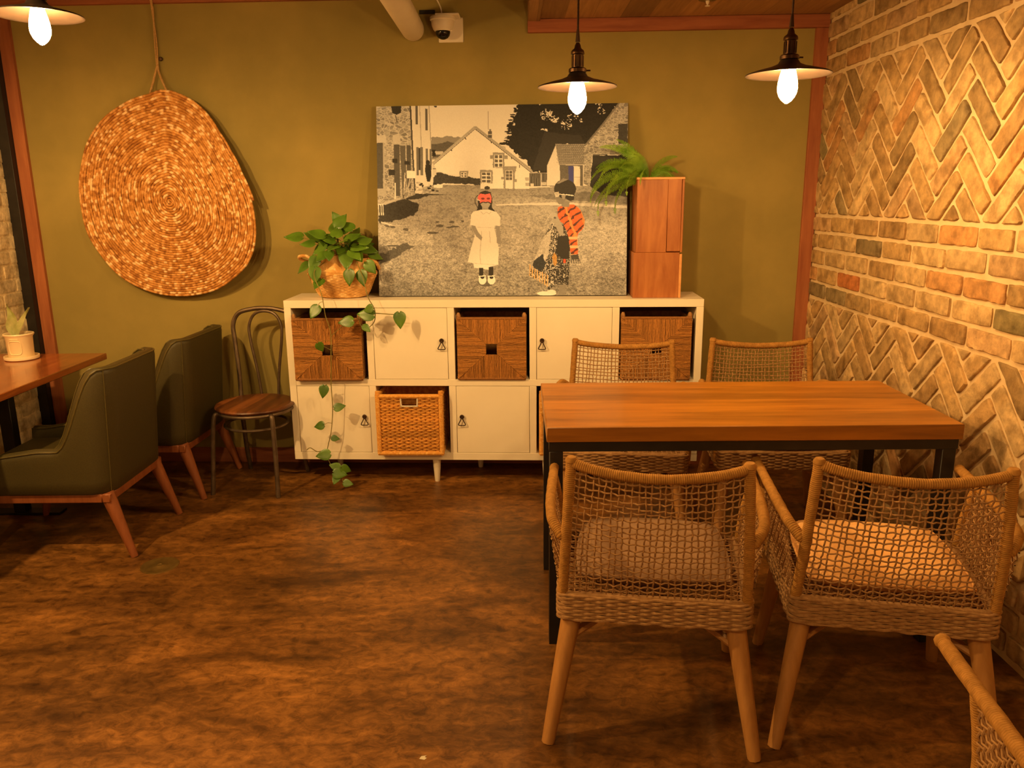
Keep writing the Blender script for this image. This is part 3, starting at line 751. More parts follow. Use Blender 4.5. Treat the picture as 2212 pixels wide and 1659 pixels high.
    # trees
    T = [(1230, 80), (1215, 150), (1185, 200), (1200, 240), (1150, 300), (1165, 330), (1130, 400), (1180, 440), (1310, 560), (1325, 620), (1445, 625), (1512, 398), (1740, 400), (1880, 240), (2010, 60)]
    poly(T, 38, .55, 34); put(inside([(1420, 300), (1700, 330), (1730, 395), (1520, 395), (1440, 600), (1330, 600)], 10), 52, .2)
    for i in range(60):
        g = np.random.default_rng(800+i); y_ = g.uniform(120, 400); edge = 1225-(y_-105)*.33
        ell(edge+g.uniform(-26, 14), y_, g.uniform(8, 30), g.uniform(3, 7), 40, .4, 20)
    for cx_, cy_, rx, ry in ((1440, 175, 48, 48), (1500, 205, 36, 26), (1590, 250, 42, 52), (1640, 190, 40, 26), (1420, 292, 30, 14), (1860, 140, 34, 30), (1845, 92, 30, 12), (1710, 215, 20, 16)):
        put((((X-cx_)/rx)**2+((Y-cy_)/ry)**2 < .25+med*1.3) & (.6*fine+.5*nz(3.2, 2.4, 77)+.35*med > .80), 222, .1)
    # gate, shed and barn
    rect(1302, 616, 1515, 722, 66, .4); [line([(x_, 618), (x_, 720)], 3, 150) for x_ in range(1310, 1512, 13)]
    line([(1302, 620), (1515, 620)], 5, 160); rect(1310, 700, 1334, 724, 205); rect(1392, 690, 1430, 716, 190, .4); rect(1388, 618, 1394, 720, 200)
    poly([(1440, 560), (1508, 400), (1536, 560), (1532, 716), (1434, 718)], 214, .05)
    poly([(1504, 396), (1728, 396), (1734, 556), (1530, 556)], 148, .4)
    for j in range(11):
        y_ = 408+j*13.5; line([(1510+j*2, y_), (1730, y_)], 3, 84)
    for j in range(11):
        for i in range(15): line([(1516+i*15+(j % 2)*7, 396+j*13.5), (1517+i*15+(j % 2)*7, 408+j*13.5)], 3, 100)
    rect(1536, 558, 1712, 716, 98, .35); line([(1530, 556), (1530, 716)], 6, 220); rect(1602, 566, 1640, 690, (66, 74, 150)); rect(1642, 566, 1690, 722, 220); line([(1644, 650), (1690, 650)], 3, 150)
    stone([(2072, 72), (1992, 76), (1870, 240), (1752, 396), (1722, 430), (1716, 700), (1762, 722), (1784, 480), (1900, 474), (2072, 480)], 148, 9, 24)
    line([(1996, 78), (1872, 238), (1730, 408)], 12, 118)
    rect(1984, 240, 2056, 392, 62, .4, 8); poly([(1788, 482), (2060, 482), (2060, 800), (1860, 785), (1766, 722)], 46, .35, 6); line([(1790, 480), (1900, 476)], 8, 84)
    # first child: white dress, pink mask
    ell(962, 1470, 70, 34, 96, .6, 20)
    poly([(905, 800), (925, 768), (965, 755), (1004, 770), (1016, 830), (1010, 885), (1040, 922), (1000, 930), (930, 925), (885, 955), (872, 945), (905, 885)], 48, .3, 3)
    line([(905, 790), (884, 815), (882, 850), (902, 890)], 6, 60)
    rect(935, 880, 985, 920, 158); ell(962, 832, 42, 62, 170, .05); poly([(916, 770), (1004, 770), (1000, 790), (922, 792)], 56, .2)
    poly([(905, 800), (924, 780), (962, 786), (998, 778), (1008, 806), (1006, 852), (962, 842), (920, 856), (918, 836), (902, 826)], (232, 112, 112), .06); ell(942, 818, 14, 8, (120, 60, 60)); ell(984, 818, 14, 8, (120, 60, 60)); line([(898, 826), (920, 834)], 6, 230)
    line([(920, 856), (944, 844), (962, 850), (982, 844), (1008, 858)], 8, 44)
    poly([(868, 918), (928, 904), (990, 904), (1046, 922), (1076, 962), (1072, 1030), (1034, 1026), (1028, 1050), (1046, 1120), (1060, 1200), (1056, 1332), (986, 1350), (982, 1372), (868, 1356), (864, 1322), (820, 1312), (850, 1190), (872, 1120), (888, 1050), (882, 1030), (842, 1024), (850, 942)], 234, .03)
    line([(930, 1070), (915, 1250), (920, 1330)], 7, 205); line([(990, 1070), (996, 1160)], 6, 206); line([(925, 918), (945, 940), (968, 922), (990, 936), (1006, 918)], 4, 196); line([(870, 1322), (1056, 1334)], 4, 205); line([(890, 1040), (1030, 1044)], 4, 214)
    poly([(848, 1026), (880, 1028), (902, 1076), (936, 1118), (926, 1144), (888, 1112)], 152, .12); poly([(1040, 1028), (1068, 1030), (1080, 1160), (1064, 1172), (1046, 1162)], 152, .12)
    rect(905, 1356, 938, 1420, 46); rect(980, 1350, 1016, 1414, 46)
    for sx in (932, 1002): ell(sx, 1452, 30, 36, 236, .03); ell(sx, 1428, 16, 16, 48); line([(sx-30, 1424), (sx+28, 1418)], 7, 236)
    # second child: dark hair, striped shawl, long patterned skirt
    poly([(1452, 1470), (1482, 1470), (1478, 1550), (1450, 1550)], 140, .1); poly([(1520, 1480), (1574, 1480), (1566, 1590), (1516, 1590)], 132, .15)
    ell(1425, 1558, 74, 18, 232, .04); ell(1462, 1545, 34, 16, 228, .04)
    S = [(1470, 1010), (1560, 1010), (1608, 1150), (1604, 1300), (1590, 1490), (1500, 1486), (1440, 1530), (1410, 1476), (1288, 1420), (1330, 1300), (1400, 1130)]
    ms = inside(S, 4); put(ms, 52, .3); put(ms & (fine > .56) & (X < 1500), 205, .1); put(ms & (fine > .62) & (X >= 1500), 185, .1)
    ml = inside([(1400, 1120), (1470, 1050), (1440, 1260), (1400, 1330), (1330, 1300)], 4); put(ml, 196, .5); 
    for i in range(8): line([(1300+i*19, 1330+i*12), (1296+i*19, 1420+i*12)], 8, (210, 175, 120))
    poly([(1330, 1300), (1400, 1250), (1420, 1330), (1380, 1390), (1320, 1340)], (52, 58, 66), .5, 8); ell(1490, 1290, 16, 50, (190, 150, 90), .5, 20)
    poly([(1515, 1110), (1600, 1100), (1602, 1280), (1560, 1300), (1500, 1240)], 46, .15)
    P2 = [(1518, 884), (1560, 868), (1640, 862), (1682, 890), (1724, 985), (1716, 1040), (1668, 1090), (1664, 1130), (1668, 1250), (1612, 1256), (1596, 1110), (1560, 1012), (1512, 980)]
    mp = inside(P2, 3); put(mp, (222, 106, 62), .3); st = np.sin((X*.75+Y*.9)/9.5+med*3)
    put(mp & (st > .62), (86, 50, 44), .3); put(mp & (np.cos((X-Y*.35)/17+med*2) > .86), (232, 150, 90), .1); put(mp & (Y > 1100) & (np.sin(Y/11) > .5), (222, 190, 150), .1)
    poly([(1612, 1256), (1668, 1250), (1676, 1290), (1618, 1292)], 72, .3); [line([(x_, 1290), (x_+3, 1322)], 5, 50) for x_ in (1616, 1632, 1650, 1668, 1680)]
    rect(1556, 1288, 1574, 1320, (226, 90, 60))
    rect(1545, 840, 1606, 880, 138); poly([(1492, 762), (1560, 740), (1590, 800), (1560, 856), (1528, 862), (1508, 838), (1500, 800)], 130, .1)
    ell(1574, 742, 84, 74, 50, .3); poly([(1560, 780), (1650, 760), (1640, 826), (1612, 836), (1584, 820)], 48, .3); line([(1584, 786), (1640, 794)], 8, 232); ell(1562, 800, 14, 22, 150)
    poly([(1490, 770), (1526, 764), (1530, 800), (1500, 806)], 196, .5); line([(1526, 782), (1590, 788)], 6, 225); poly([(1510, 700), (1560, 660), (1600, 668), (1530, 700)], 140, .1)
    poly([(1456, 938), (1500, 926), (1520, 960), (1556, 1040), (1560, 1100), (1530, 1104), (1502, 1040), (1480, 1000)], 165, .12)
    ell(1482, 948, 28, 26, 178, .1); ell(1494, 966, 10, 8, 90); ell(1468, 892, 18, 20, 168, .3, 6); line([(1460, 940), (1420, 1000)], 4, 200)
    # a fold of soft grain over it all
    img[:] = img*(1+(nz(1.1, 1.1, 55)-.5)*.10)[..., None]
    return np.clip(img, 0.004, .88)
m_, nt, bs = newmat('printed_canvas'); at = nt.nodes.new('ShaderNodeAttribute'); at.attribute_name = 'Col'
nt.links.new(at.outputs['Color'], bs.inputs['Base Color']); bs.inputs['Roughness'].default_value = .55; bs.inputs['Specular IOR Level'].default_value = .3; M['print'] = m_
M['canvasedge'] = mat('dark_canvas_edge', '#3a2c20', '#4a3828', .9, ns=30)
cw_, ch_ = 1.345, 1.012
img = make_print(); Hh, W = img.shape[:2]
xs, zs = np.meshgrid(np.linspace(0, cw_, W), np.linspace(ch_, 0, Hh))
P = np.stack([xs, np.zeros_like(xs), zs], 2)
lean = math.atan2(.155, 1.0)
canvas = thing('canvas_print', 'large black-and-white photo canvas of two costumed children in a farmyard, leaning on the wall', 'picture', (-.722, 4.127+.143+.722*TB, 1.0265), 0, rot=(-lean, 0, RB))
pm = MB(); ids = np.arange(W*Hh).reshape(Hh, W); q = np.stack([ids[:-1, :-1], ids[1:, :-1], ids[1:, 1:], ids[:-1, 1:]], -1).reshape(-1, 4)
me = bpy.data.meshes.new('printed_face'); me.vertices.add(W*Hh); me.vertices.foreach_set('co', P.reshape(-1, 3).ravel())
me.loops.add(q.size); me.loops.foreach_set('vertex_index', q.ravel()); me.polygons.add(len(q)); me.polygons.foreach_set('loop_start', np.arange(0, q.size, 4)); me.polygons.foreach_set('loop_total', np.full(len(q), 4)); me.update(calc_edges=True)
ca = me.color_attributes.new('Col', 'FLOAT_COLOR', 'POINT'); ca.data.foreach_set('color', np.concatenate([img.reshape(-1, 3), np.ones((W*Hh, 1))], 1).ravel())
me.materials.append(M['print']); o = bpy.data.objects.new('printed_face', me); C.objects.link(o); o.parent = canvas
b = MB(); b.box(.0005, .0006, .0005, cw_-.0005, .036, ch_-.0005, .0004); b.build('stretcher_box', M['canvasedge'], canvas)

# ------------------------------------------------------------------ coiled straw disc
OUT = [(-0.057, 0.566), (0.014, 0.587), (0.072, 0.581), (0.182, 0.532), (0.252, 0.472), (0.319, 0.37), (0.373, 0.266), (0.428, 0.157), (0.466, 0.063), (0.489, -0.037), (0.494, -0.164), (0.469, -0.266), (0.422, -0.351), (0.322, -0.434), (0.209, -0.494), (0.099, -0.52), (-0.01, -0.528), (-0.144, -0.514), (-0.273, -0.466), (-0.373, -0.397), (-0.455, -0.302), (-0.519, -0.182), (-0.541, -0.054), (-0.545, 0.072), (-0.52, 0.197), (-0.478, 0.307), (-0.415, 0.387), (-0.327, 0.463), (-0.23, 0.514), (-0.131, 0.551)]
oa = np.array([math.atan2(z, x) for x, z in OUT]); orr = np.array([math.hypot(x, z) for x, z in OUT]); s_ = np.argsort(oa); oa, orr = oa[s_], orr[s_]
oa = np.r_[oa-2*PI, oa, oa+2*PI]; orr = np.r_[orr, orr, orr]
M['straw'] = vcmat('plaited_straw', .75, .4, .0008, 160, .2)
disc = thing('straw_wall_hanging', 'big round coiled straw mat hanging by a cord on the olive wall', 'wall hanging', (-1.885, yw(-1.885), 1.536), RB)
turns = 40; th = []; a = 0.0
while a < turns*2*PI: th.append(a); r_ = .5*a/(turns*2*PI); a += .0075/max(r_, .012)
th = np.array(th); fr = th/(turns*2*PI); ra = np.interp(np.mod(-th+PI, 2*PI)-PI, oa, orr)
rad = ra*fr**.97; wave = .0020*np.sin(th*7.3)+.0015*np.sin(th*11.1+2)
x_ = rad*np.cos(-th); z_ = rad*np.sin(-th)
gap = .062+.048*(x_/.5)+.012*np.sin(x_*6+z_*4)
y_ = -gap - .010*(1-fr) + .0012*np.sin(np.arange(len(th))*2.1)
d = MB(); pr = .0067*(ra/.53)*(1+.16*(np.arange(len(th)) % 2))
d.tube(np.stack([x_+wave*np.cos(th), y_, z_], 1), pr, 6)
sc_ = np.array([lin(h)[:3] for h in ('#ad7434', '#c48a48', '#d29c5c', '#e9c592', '#99612a')]); k_ = RNG.choice(5, len(th), p=[.28, .3, .2, .13, .09])
k_[1::2] = k_[:-1:2][:len(k_[1::2])]; rc_ = np.repeat(sc_[k_], 6, 0)*RNG.uniform(.85, 1.15, (len(th)*6, 1)); d.cols = [rc_]
d.build('coiled_mat', M['straw'], disc, angle=60)
cb = MB(); ty = -.045
for pts in ([(-.060, -.06, .553), (-.044, -.03, .63), (-.020, -.022, .70), (-.016, -.018, .715)], [(.048, -.070, .578), (.024, -.05, .62), (-.004, -.03, .68), (-.012, -.02, .715)]):
    P, _ = resample(spline(pts, 8), .004); cb.tube(P, .0055*(1+.15*(np.arange(len(P)) % 2)), 7)
for s in (-1, 1):
    pts = [(-.014+s*.003, -.02, .712), (-.012+s*.005, -.014, .85), (-.008-s*.003, -.020, 1.0), (-.004+s*.003, -.034, 1.03), (-.002, -.036, 1.16)]
    P, _ = resample(spline(pts, 8), .004); cb.tube(P, .0038*(1+.15*(np.arange(len(P)) % 2)), 6)
cb.build('hanging_cord', M['jute'], disc)
nl = thing('wall_nail', 'dark round nail head beside the cord of the straw mat', 'nail', (-1.882, yw(-1.882), 2.290), RB)
q = MB(); q.lathe([(0, .014), (.008, .0135), (.0115, .009), (.011, .006), (.004, .005), (.004, -.001)], n=14, rot=Matrix.Rotation(R(90), 3, 'X')); q.build('head', M['iron'], nl)

# ------------------------------------------------------------------ pendant lamps
m_, nt, bs = newmat('glowing_bulb'); nt.nodes.remove(bs); em = nt.nodes.new('ShaderNodeEmission'); em.inputs[0].default_value = (1, .58, .20, 1); em.inputs[1].default_value = BULB = 265
nt.links.new(em.outputs[0], nt.nodes['Material Output'].inputs[0]); M['bulb'] = m_
def pendant(x, y, zr, top, label):
    p = thing('pendant_lamp', label, 'lamp', (x, y, zr), 0, 'pendant lamps with shallow dark shades')
    q = MB(); q.lathe([(.022, .046), (.030, .042), (.036, .032), (.060, .022), (.100, .012), (.128, .004), (.1375, .0), (.1385, -.003), (.136, -.0035), (.127, .000), (.100, .008), (.060, .018), (.034, .027), (.020, .030)], n=48); q.build('shade', M['shade'], p, angle=60)
    s = MB(); s.lathe([(.0, .155), (.006, .154), (.010, .146), (.012, .136), (.022, .128), (.0235, .122), (.0235, .117), (.019, .114), (.019, .074), (.027, .072), (.031, .068), (.031, .058), (.018, .056), (.017, .020), (.0, .020)], n=24)
    for i in range(12):
        a = i*PI/6; s.tube([(.0195*math.cos(a), .0195*math.sin(a), .112), (.0195*math.cos(a), .0195*math.sin(a), .076)], .0022, 5)
    s.tube([(.028, 0, .064), (.045, 0, .064)], .0028, 6)
    s.xf(Matrix.Translation((0, 0, -.012))); s.build('socket', M['bronze'], p)
    c = MB(); P, _ = resample([(0, 0, .150), (.001, 0, .3), (0, 0, top-zr)], .006); c.tube(P, .0034*(1+.12*(np.arange(len(P)) % 2)), 6); c.tube([(0, 0, .145), (0, 0, .185)], [.0085, .0045], 8)
    c.build('cord', M['iron'], p)
    r_ = MB(); r_.lathe([(0, -.012), (.05, -.012), (.055, -.006), (.055, 0)], (0, 0, top-zr), 20); r_.build('ceiling_rose', M['iron'], p)
    b = MB(); b.lathe([(0, -.093), (.005, -.0915), (.014, -.085), (.024, -.073), (.0305, -.058), (.0325, -.044), (.031, -.026), (.0265, -.004), (.021, .016), (.017, .028), (0, .030)], n=28); b.build('bulb', M['bulb'], p)
    return p
pendant(.238, 2.915, 1.922, SOF, 'pendant lamp with a lit bulb in front of the top edge of the farmyard picture')
pendant(.925, 2.772, 1.936, SOF, 'pendant lamp with a lit bulb beside the brick wall, right of the other lamps')
pendant(-1.562, 2.83, 2.150, CEIL, 'pendant lamp with a lit bulb at the upper left, cut by the photo edge')

# ------------------------------------------------------------------ camera dome, duct, slot, sprinkler
cc = thing('security_camera', 'white dome security camera on a bracket high on the olive wall', 'camera', (-.310, yw(-.310), 2.41), RB)
q = MB(); q.box(-.062, -.008, -.062, .070, 0, .060, .004); q.box(-.062, -.13, .050, .060, -.006, .058, .003); q.build('bracket', M['plasticw'], cc)
q = MB(); q.lathe([(0, .050), (.064, .050), (.066, .046), (.066, .034), (.060, .030), (.058, .010), (.050, -.012), (.044, -.018), (.041, -.020), (0, -.020)], (-.030, -.072, 0), 36); q.tube([(.012, -.086, -.016), (.016, -.10, -.022)], .004, 6); q.build('housing', M['plasticw'], cc)
q = MB(); q.lathe([(.039, -.020), (.0385, -.030), (.034, -.042), (.025, -.052), (.012, -.058), (0, -.060)], (-.030, -.072, 0), 30); q.build('dome', M['glassb'], cc)
q = MB(); q.tube(spline([(-.035, -.05, .055), (-.040, -.05, .095), (-.055, -.06, .13), (-.075, -.08, .165), (-.085, -.10, .30)], 8), .0035, 7); q.build('cable', M['plasticw'], cc)
du = thing('ceiling_duct', 'white round duct running under the ceiling into the olive wall', 'duct', (-.507, yw(-.507), 2.415), 0)
q = MB(); P = [(0, .0, 0), (0, -.012, 0), (0, -.03, 0)]+[(0, -.4*i, 0.0) for i in range(1, 15)]
q.tube(P, [.054, .059, .0605]+[.0605]*14, 28, up=(0, 0, 1)); q.build('pipe', M['pipe'], du)
tag((lambda q: q.build('wall_slot_plate', M['black'], None, loc=(-.43, yw(-.43), 2.50), rot=(0, 0, RB)))(MB().box(-.042, -.006, -.010, .042, 0, .010, .002)), 'narrow black slot plate on the wall between the duct and the camera', 'plate')
sp = thing('sprinkler_head', 'small round sprinkler with a pale tip on the lowered ceiling', 'sprinkler', (.945, 4.05, SOF))
q = MB(); q.lathe([(.045, 0), (.043, -.004), (.03, -.007), (.012, -.008), (.0, -.008)], n=24); q.build('escutcheon', M['brass'], sp)
q = MB(); q.lathe([(.010, -.007), (.008, -.018), (.004, -.022), (.004, -.028), (.012, -.029), (.012, -.031), (0, -.031)], n=16); q.build('nozzle', M['plasticw'], sp)
dr = thing('floor_drain_cap', 'round dull brass cap set in the floor by the near green chair', 'floor cap', (-1.541, 3.154, 0))
q = MB(); q.lathe([(0, .003), (.010, .003), (.011, .0045), (.014, .0045), (.016, .003), (.070, .003), (.074, .004), (.079, .003), (.080, 0)], n=36); q.build('plate', M['brass'], dr)
tag(MB().add([(-.011, -.004, .0006), (.004, -.009, .0012), (.010, -.001, .0006), (.004, .002, .002), (.009, .010, .0006), (-.006, .006, .0015)], [(0, 1, 3, 5), (1, 2, 3), (3, 4, 5)]).build('paper_scrap', M['plaster'], None, loc=(-.262, 1.93, 0)), 'tiny white paper scrap on the floor left of the front rope chair', 'scrap')
# ------------------------------------------------------------------ belly basket and pothos
bb = thing('belly_basket', 'folded straw belly basket with loop handles on the left end of the cabinet top', 'basket', (-.918, 4.318, 1.0235), RB+R(4))
q = MB(); nb = 44
prof = [(.0, .002), (.108, .0), (.122, .006), (.137, .030), (.156, .075), (.176, .120), (.184, .138), (.176, .146), (.158, .150), (.154, .158), (.150, .190), (.146, .215), (.141, .222), (.136, .214), (.140, .190), (.142, .150), (.12, .03), (0, .02)]
v = []; fs = []
for i, (r_, z) in enumerate(prof):
    for j in range(96):
        a = 2*PI*j/96; rip = 1+(.012*math.sin(a*24+(i % 2)*PI) if .03 < z < .21 else 0); droop = -.012*math.cos(2*a+.6) if z > .17 else (-.008*math.sin(a*3) if z > .1 else 0)
        v.append((r_*rip*math.cos(a)*1.02, r_*rip*math.sin(a)*.74, z+droop))
for i in range(len(prof)-1):
    for j in range(96): fs.append((i*96+j, i*96+(j+1) % 96, (i+1)*96+(j+1) % 96, (i+1)*96+j))
q.add(v, fs)
for k_ in range(16):   # woven rows
    z = .012+k_*.0078; r_ = np.interp(z, [.0, .006, .03, .075, .12, .138], [.11, .122, .137, .156, .176, .184])
    a = np.linspace(0, 2*PI, 97)[:-1]; rp = r_+.0015+.0022*np.sin(a*24+(k_ % 2)*PI)
    q.tube(np.stack([rp*np.cos(a)*1.02, rp*np.sin(a)*.74, np.full(96, z)-.0], 1), .0042, 5, closed=True)
q.build('body', M['belly'], bb)
for s, nm in ((-1, 0), (1, 1)):
    q = MB(); P = spline([(s*.145, -.03, .205), (s*.185, -.036, .225 if s < 0 else .19), (s*.222 if s < 0 else .196, -.02, .222 if s < 0 else .17), (s*.226 if s < 0 else .198, .01, .206 if s < 0 else .15), (s*.19, .03, .19), (s*.145, .03, .20)], 8)
    P, t_ = resample(P, .004); q.tube(P, .0085*(1+.1*(np.arange(len(P)) % 2)), 8); q.build('handle', M['belly'], bb)
q = MB(); q.lathe([(0, .165), (.13, .16), (.135, .155)], n=30, sy=.72); q.build('soil', M['soil'], bb)

def leafmesh(mb, base, tip_dir, normal, L, wfac=.80, curl=.12):
    """heart shaped leaf with a folded midrib; base is where the petiole joins"""
    d = Vector(tip_dir).normalized(); n_ = Vector(normal); s = d.cross(n_).normalized(); n_ = s.cross(d).normalized()
    ts = [-.10, .0, .10, .25, .42, .6, .78, .92, 1.0]; ws = [.16, .36, .46, .50, .46, .36, .21, .08, 0]
    v = []; fs = []; b = Vector(base)
    for t, w in zip(ts, ws):
        w *= wfac*1.0; c = b+d*L*t - n_*L*curl*max(0, t)**2
        if t < 0: row = [c-s*w*L-d*0, c-s*w*L*.45+n_*.004, b+d*L*.02, c+s*w*L*.45+n_*.004, c+s*w*L]
        else: row = [c-s*w*L+n_*L*.02, c-s*w*L*.5+n_*L*.055, c, c+s*w*L*.5+n_*L*.055, c+s*w*L+n_*L*.02]
        v += [p[:] for p in row]
    k = len(ts)
    for i in range(k-1):
        for j in range(4): fs.append((i*5+j, i*5+j+1, (i+1)*5+j+1, (i+1)*5+j))
    mb.add(v, fs)
po = thing('pothos_plant', 'green trailing pothos in the straw basket, its vines hanging down the cabinet front', 'plant', (-.918, 4.318, 1.19), 0)
ox, oy, oz = po.location
lf = MB(); st = MB(); random.seed(5)
def ploc(x, y, z): return Vector((x-ox, y-oy, z-oz))
TOPL = [(-1.150, 4.26, 1.352, 180, 5, .100), (-1.055, 4.27, 1.352, 200, 30, .088), (-.985, 4.24, 1.325, 215, 40, .092), (-.915, 4.30, 1.405, 160, 50, .100), (-.885, 4.26, 1.385, 20, 20, .085), (-.800, 4.28, 1.335, 10, 5, .090),
        (-.842, 4.26, 1.300, -20, -15, .090), (-.765, 4.28, 1.283, 0, -12, .095), (-1.010, 4.22, 1.292, 190, -35, .090), (-.870, 4.20, 1.238, -80, -60, .105), (-1.035, 4.17, 1.222, 230, -50, .080), (-.885, 4.24, 1.310, -60, 10, .082),
        (-1.100, 4.21, 1.196, 200, -40, .078), (-1.028, 4.15, 1.165, -80, -70, .085), (-1.012, 4.145, 1.118, 250, -30, .080), (-.848, 4.14, 1.150, -95, -75, .085), (-.782, 4.15, 1.145, -60, -70, .085), (-.745, 4.20, 1.195, -20, -50, .080),
        (-.955, 4.36, 1.400, 100, 45, .090), (-.850, 4.37, 1.365, 60, 40, .085), (-1.04, 4.36, 1.355, 140, 30, .085), (-.79, 4.36, 1.305, 30, 5, .085), (-.935, 4.24, 1.345, 240, 25, .080), (-.965, 4.27, 1.290, 270, 0, .075), (-.90, 4.22, 1.285, -100, -20, .078), (-.81, 4.21, 1.250, -50, -30, .082), (-.93, 4.30, 1.445, 200, 60, .07), (-1.0, 4.33, 1.31, 170, 10, .08), (-.87, 4.33, 1.33, 90, 30, .08), (-.735, 4.31, 1.245, 10, -20, .08),
        (-.96, 4.20, 1.345, 200, 20, .095), (-.93, 4.18, 1.300, 250, -10, .09), (-.875, 4.17, 1.330, -60, 15, .095), (-.835, 4.20, 1.350, 20, 25, .09), (-1.01, 4.19, 1.370, 190, 20, .09), (-.90, 4.25, 1.430, 30, 50, .09), (-.80, 4.20, 1.300, -10, 0, .09), (-.99, 4.17, 1.255, 230, -30, .08), (-.95, 4.16, 1.262, -80, -40, .07), (-.82, 4.18, 1.262, -30, -30, .085), (-1.07, 4.22, 1.318, 180, 0, .08), (-.865, 4.26, 1.405, 160, 30, .085), (-.77, 4.22, 1.330, 40, 15, .085), (-.91, 4.20, 1.375, 80, 40, .085)]
for (x, y, z, az, el, L) in TOPL:
    d = Vector((math.cos(R(az))*math.cos(R(el)), math.sin(R(az))*math.cos(R(el)), math.sin(R(el)))); p = ploc(x, y, z)-d*L*.4
    nrm = Vector((random.uniform(-.25, .25), -.62, .75)) if el > -45 else Vector((random.uniform(-.3, .3), -1, .3))
    leafmesh(lf, p, d, nrm, L)
    g = Vector((random.uniform(-.06, .06), random.uniform(-.03, .03), -.03)); mid = (p+g)/2+Vector((0, 0, .04))
    if z > 1.2: st.tube(spline([g, mid, p], 5), .0016, 5)
def vine(pts, r_=.0024): st.tube(spline([ploc(*p) for p in pts], 8), r_, 6)
fy = 4.127-.0437*-.96
V1 = [(-.99, 4.22, 1.22), (-1.03, 4.14, 1.17), (-.985, 4.09, 1.06), (-.972, 4.085, .955), (-.953, 4.10, .86), (-.956, 4.085, .73), (-.966, 4.09, .58), (-.968, 4.10, .45), (-.984, 4.10, .32), (-1.014, 4.10, .20), (-.998, 4.09, .135), (-.960, 4.07, .09), (-.915, 4.04, .045)]
V2 = [(-.82, 4.22, 1.22), (-.775, 4.13, 1.15), (-.745, 4.085, 1.05), (-.714, 4.09, .982), (-.722, 4.10, .915), (-.768, 4.09, .879), (-.79, 4.08, .905), (-.80, 4.08, .95)]
V3 = [(-.735, 4.09, .965), (-.68, 4.08, .962), (-.62, 4.075, .958), (-.592, 4.07, .957)]
V4 = [(-.714, 4.09, .94), (-.75, 4.08, .925), (-.775, 4.07, .93)]
V5 = [(-1.01, 4.10, .215), (-1.06, 4.08, .21), (-1.095, 4.07, .235), (-1.115, 4.065, .225)]
for v_ in (V1, V2, V3, V4, V5): vine(v_)
vine([(-.955, 4.085, .84), (-.90, 4.07, .885), (-.865, 4.06, .91)], .0016); vine([(-.955, 4.085, .77), (-.99, 4.08, .79), (-1.02, 4.07, .80)], .0016)
HL = [(-1.022, 4.06, .978, 240, -40, .078), (-.86, 4.055, .925, 190, -5, .080), (-.755, 4.055, .962, 180, 5, .090), (-.580, 4.06, .930, -80, -62, .085), (-.755, 4.06, .888, -20, -40, .050), (-1.000, 4.05, .792, 60, -50, .058),
      (-1.008, 4.085, .545, 250, -60, .070), (-.925, 4.075, .462, 10, 12, .062), (-1.042, 4.08, .356, 160, -12, .062), (-.960, 4.085, .283, 0, -10, .045), (-1.03, 4.075, .192, 190, -8, .080), (-.965, 4.05, .135, 200, 20, .060), (-.935, 4.03, .100, 0, -10, .075), (-.905, 4.05, .118, 40, -25, .062), (-.958, 4.02, .070, 260, -25, .055), (-.890, 4.01, .052, -20, -8, .055), (-.74, 4.05, .99, 150, -20, .06)]
for (x, y, z, az, el, L) in HL:
    d = Vector((math.cos(R(az))*math.cos(R(el)), math.sin(R(az))*math.cos(R(el))*.5, math.sin(R(el)))).normalized(); p = ploc(x, y, z)-d*L*.45
    leafmesh(lf, p, d, Vector((random.uniform(-.3, .3), -1, .45)), L)
    near = min((Vector(ploc(*w)) for w in [tuple(np.array(a)*(1-t)+np.array(b_)*t) for V in (V1, V2, V3) for a, b_ in zip(V, V[1:]) for t in (0, .33, .66)]), key=lambda w: (w-p).length)
    if (near-p).length < .12: st.tube(spline([near, (near+p)/2+Vector((0, -.006, .008)), p], 4), .0014, 5)
lf.build('leaves', M['leafg'], po, angle=80); st.build('vines', M['stem'], po)

# ------------------------------------------------------------------ left table and its potted plant
XT1, XT0, YT1, YT0, ZT = -2.222, XL-.015, 4.243, 1.7, .735
lt = thing('wooden_table', 'glossy reddish wooden table top on dark posts along the left wall', 'table', (0, 0, 0))
q = MB(); q.box(XT0, YT0, ZT-.034, XT1, YT1, ZT, .003); q.build('tabletop', M['ltable'], lt)
q = MB(); q.box(-2.66, 1.9, ZT-.060, -2.36, 4.05, ZT-.034); q.build('under_rail', M['black'], lt)
for y in (3.77, 2.15):
    q = MB(); q.box(-2.535, y-.025, .01, -2.475, y+.025, ZT-.060, .002); q.build('leg', M['black'], lt)
    q = MB(); q.box(-2.72, y-.035, 0, -2.30, y+.035, .012, .002); q.build('foot', M['black'], lt)
pp = thing('ceramic_pot', 'small cream ceramic pot with a raised panel, standing in a saucer on the left table', 'pot', (-2.597, 4.098, ZT+.0005), 0)
q = MB(); q.lathe([(0, 0), (.076, 0), (.082, .004), (.084, .014), (.083, .020), (.078, .020), (.074, .010), (0, .008)], n=40); q.build('saucer', M['ceramic'], pp)
q = MB(); q.lathe([(0, .009), (.058, .009), (.060, .015), (.064, .120), (.070, .128), (.073, .134), (.071, .139), (.064, .138), (.058, .128), (.054, .06), (.05, .03), (0, .03)], n=40)
P = []
for k_ in range(48):
    a = 2*PI*k_/48; ca_, sa_ = math.cos(a), math.sin(a); ex = .030*math.copysign(abs(ca_)**.5, ca_); ez = .062+.036*math.copysign(abs(sa_)**.5, sa_)
    phi = R(-90)+ex/.062+R(8); rp = .0615+(ez/.12)*.004; P.append((rp*math.cos(phi), rp*math.sin(phi), ez+.006))
q.tube(P, .0022, 6, closed=True)
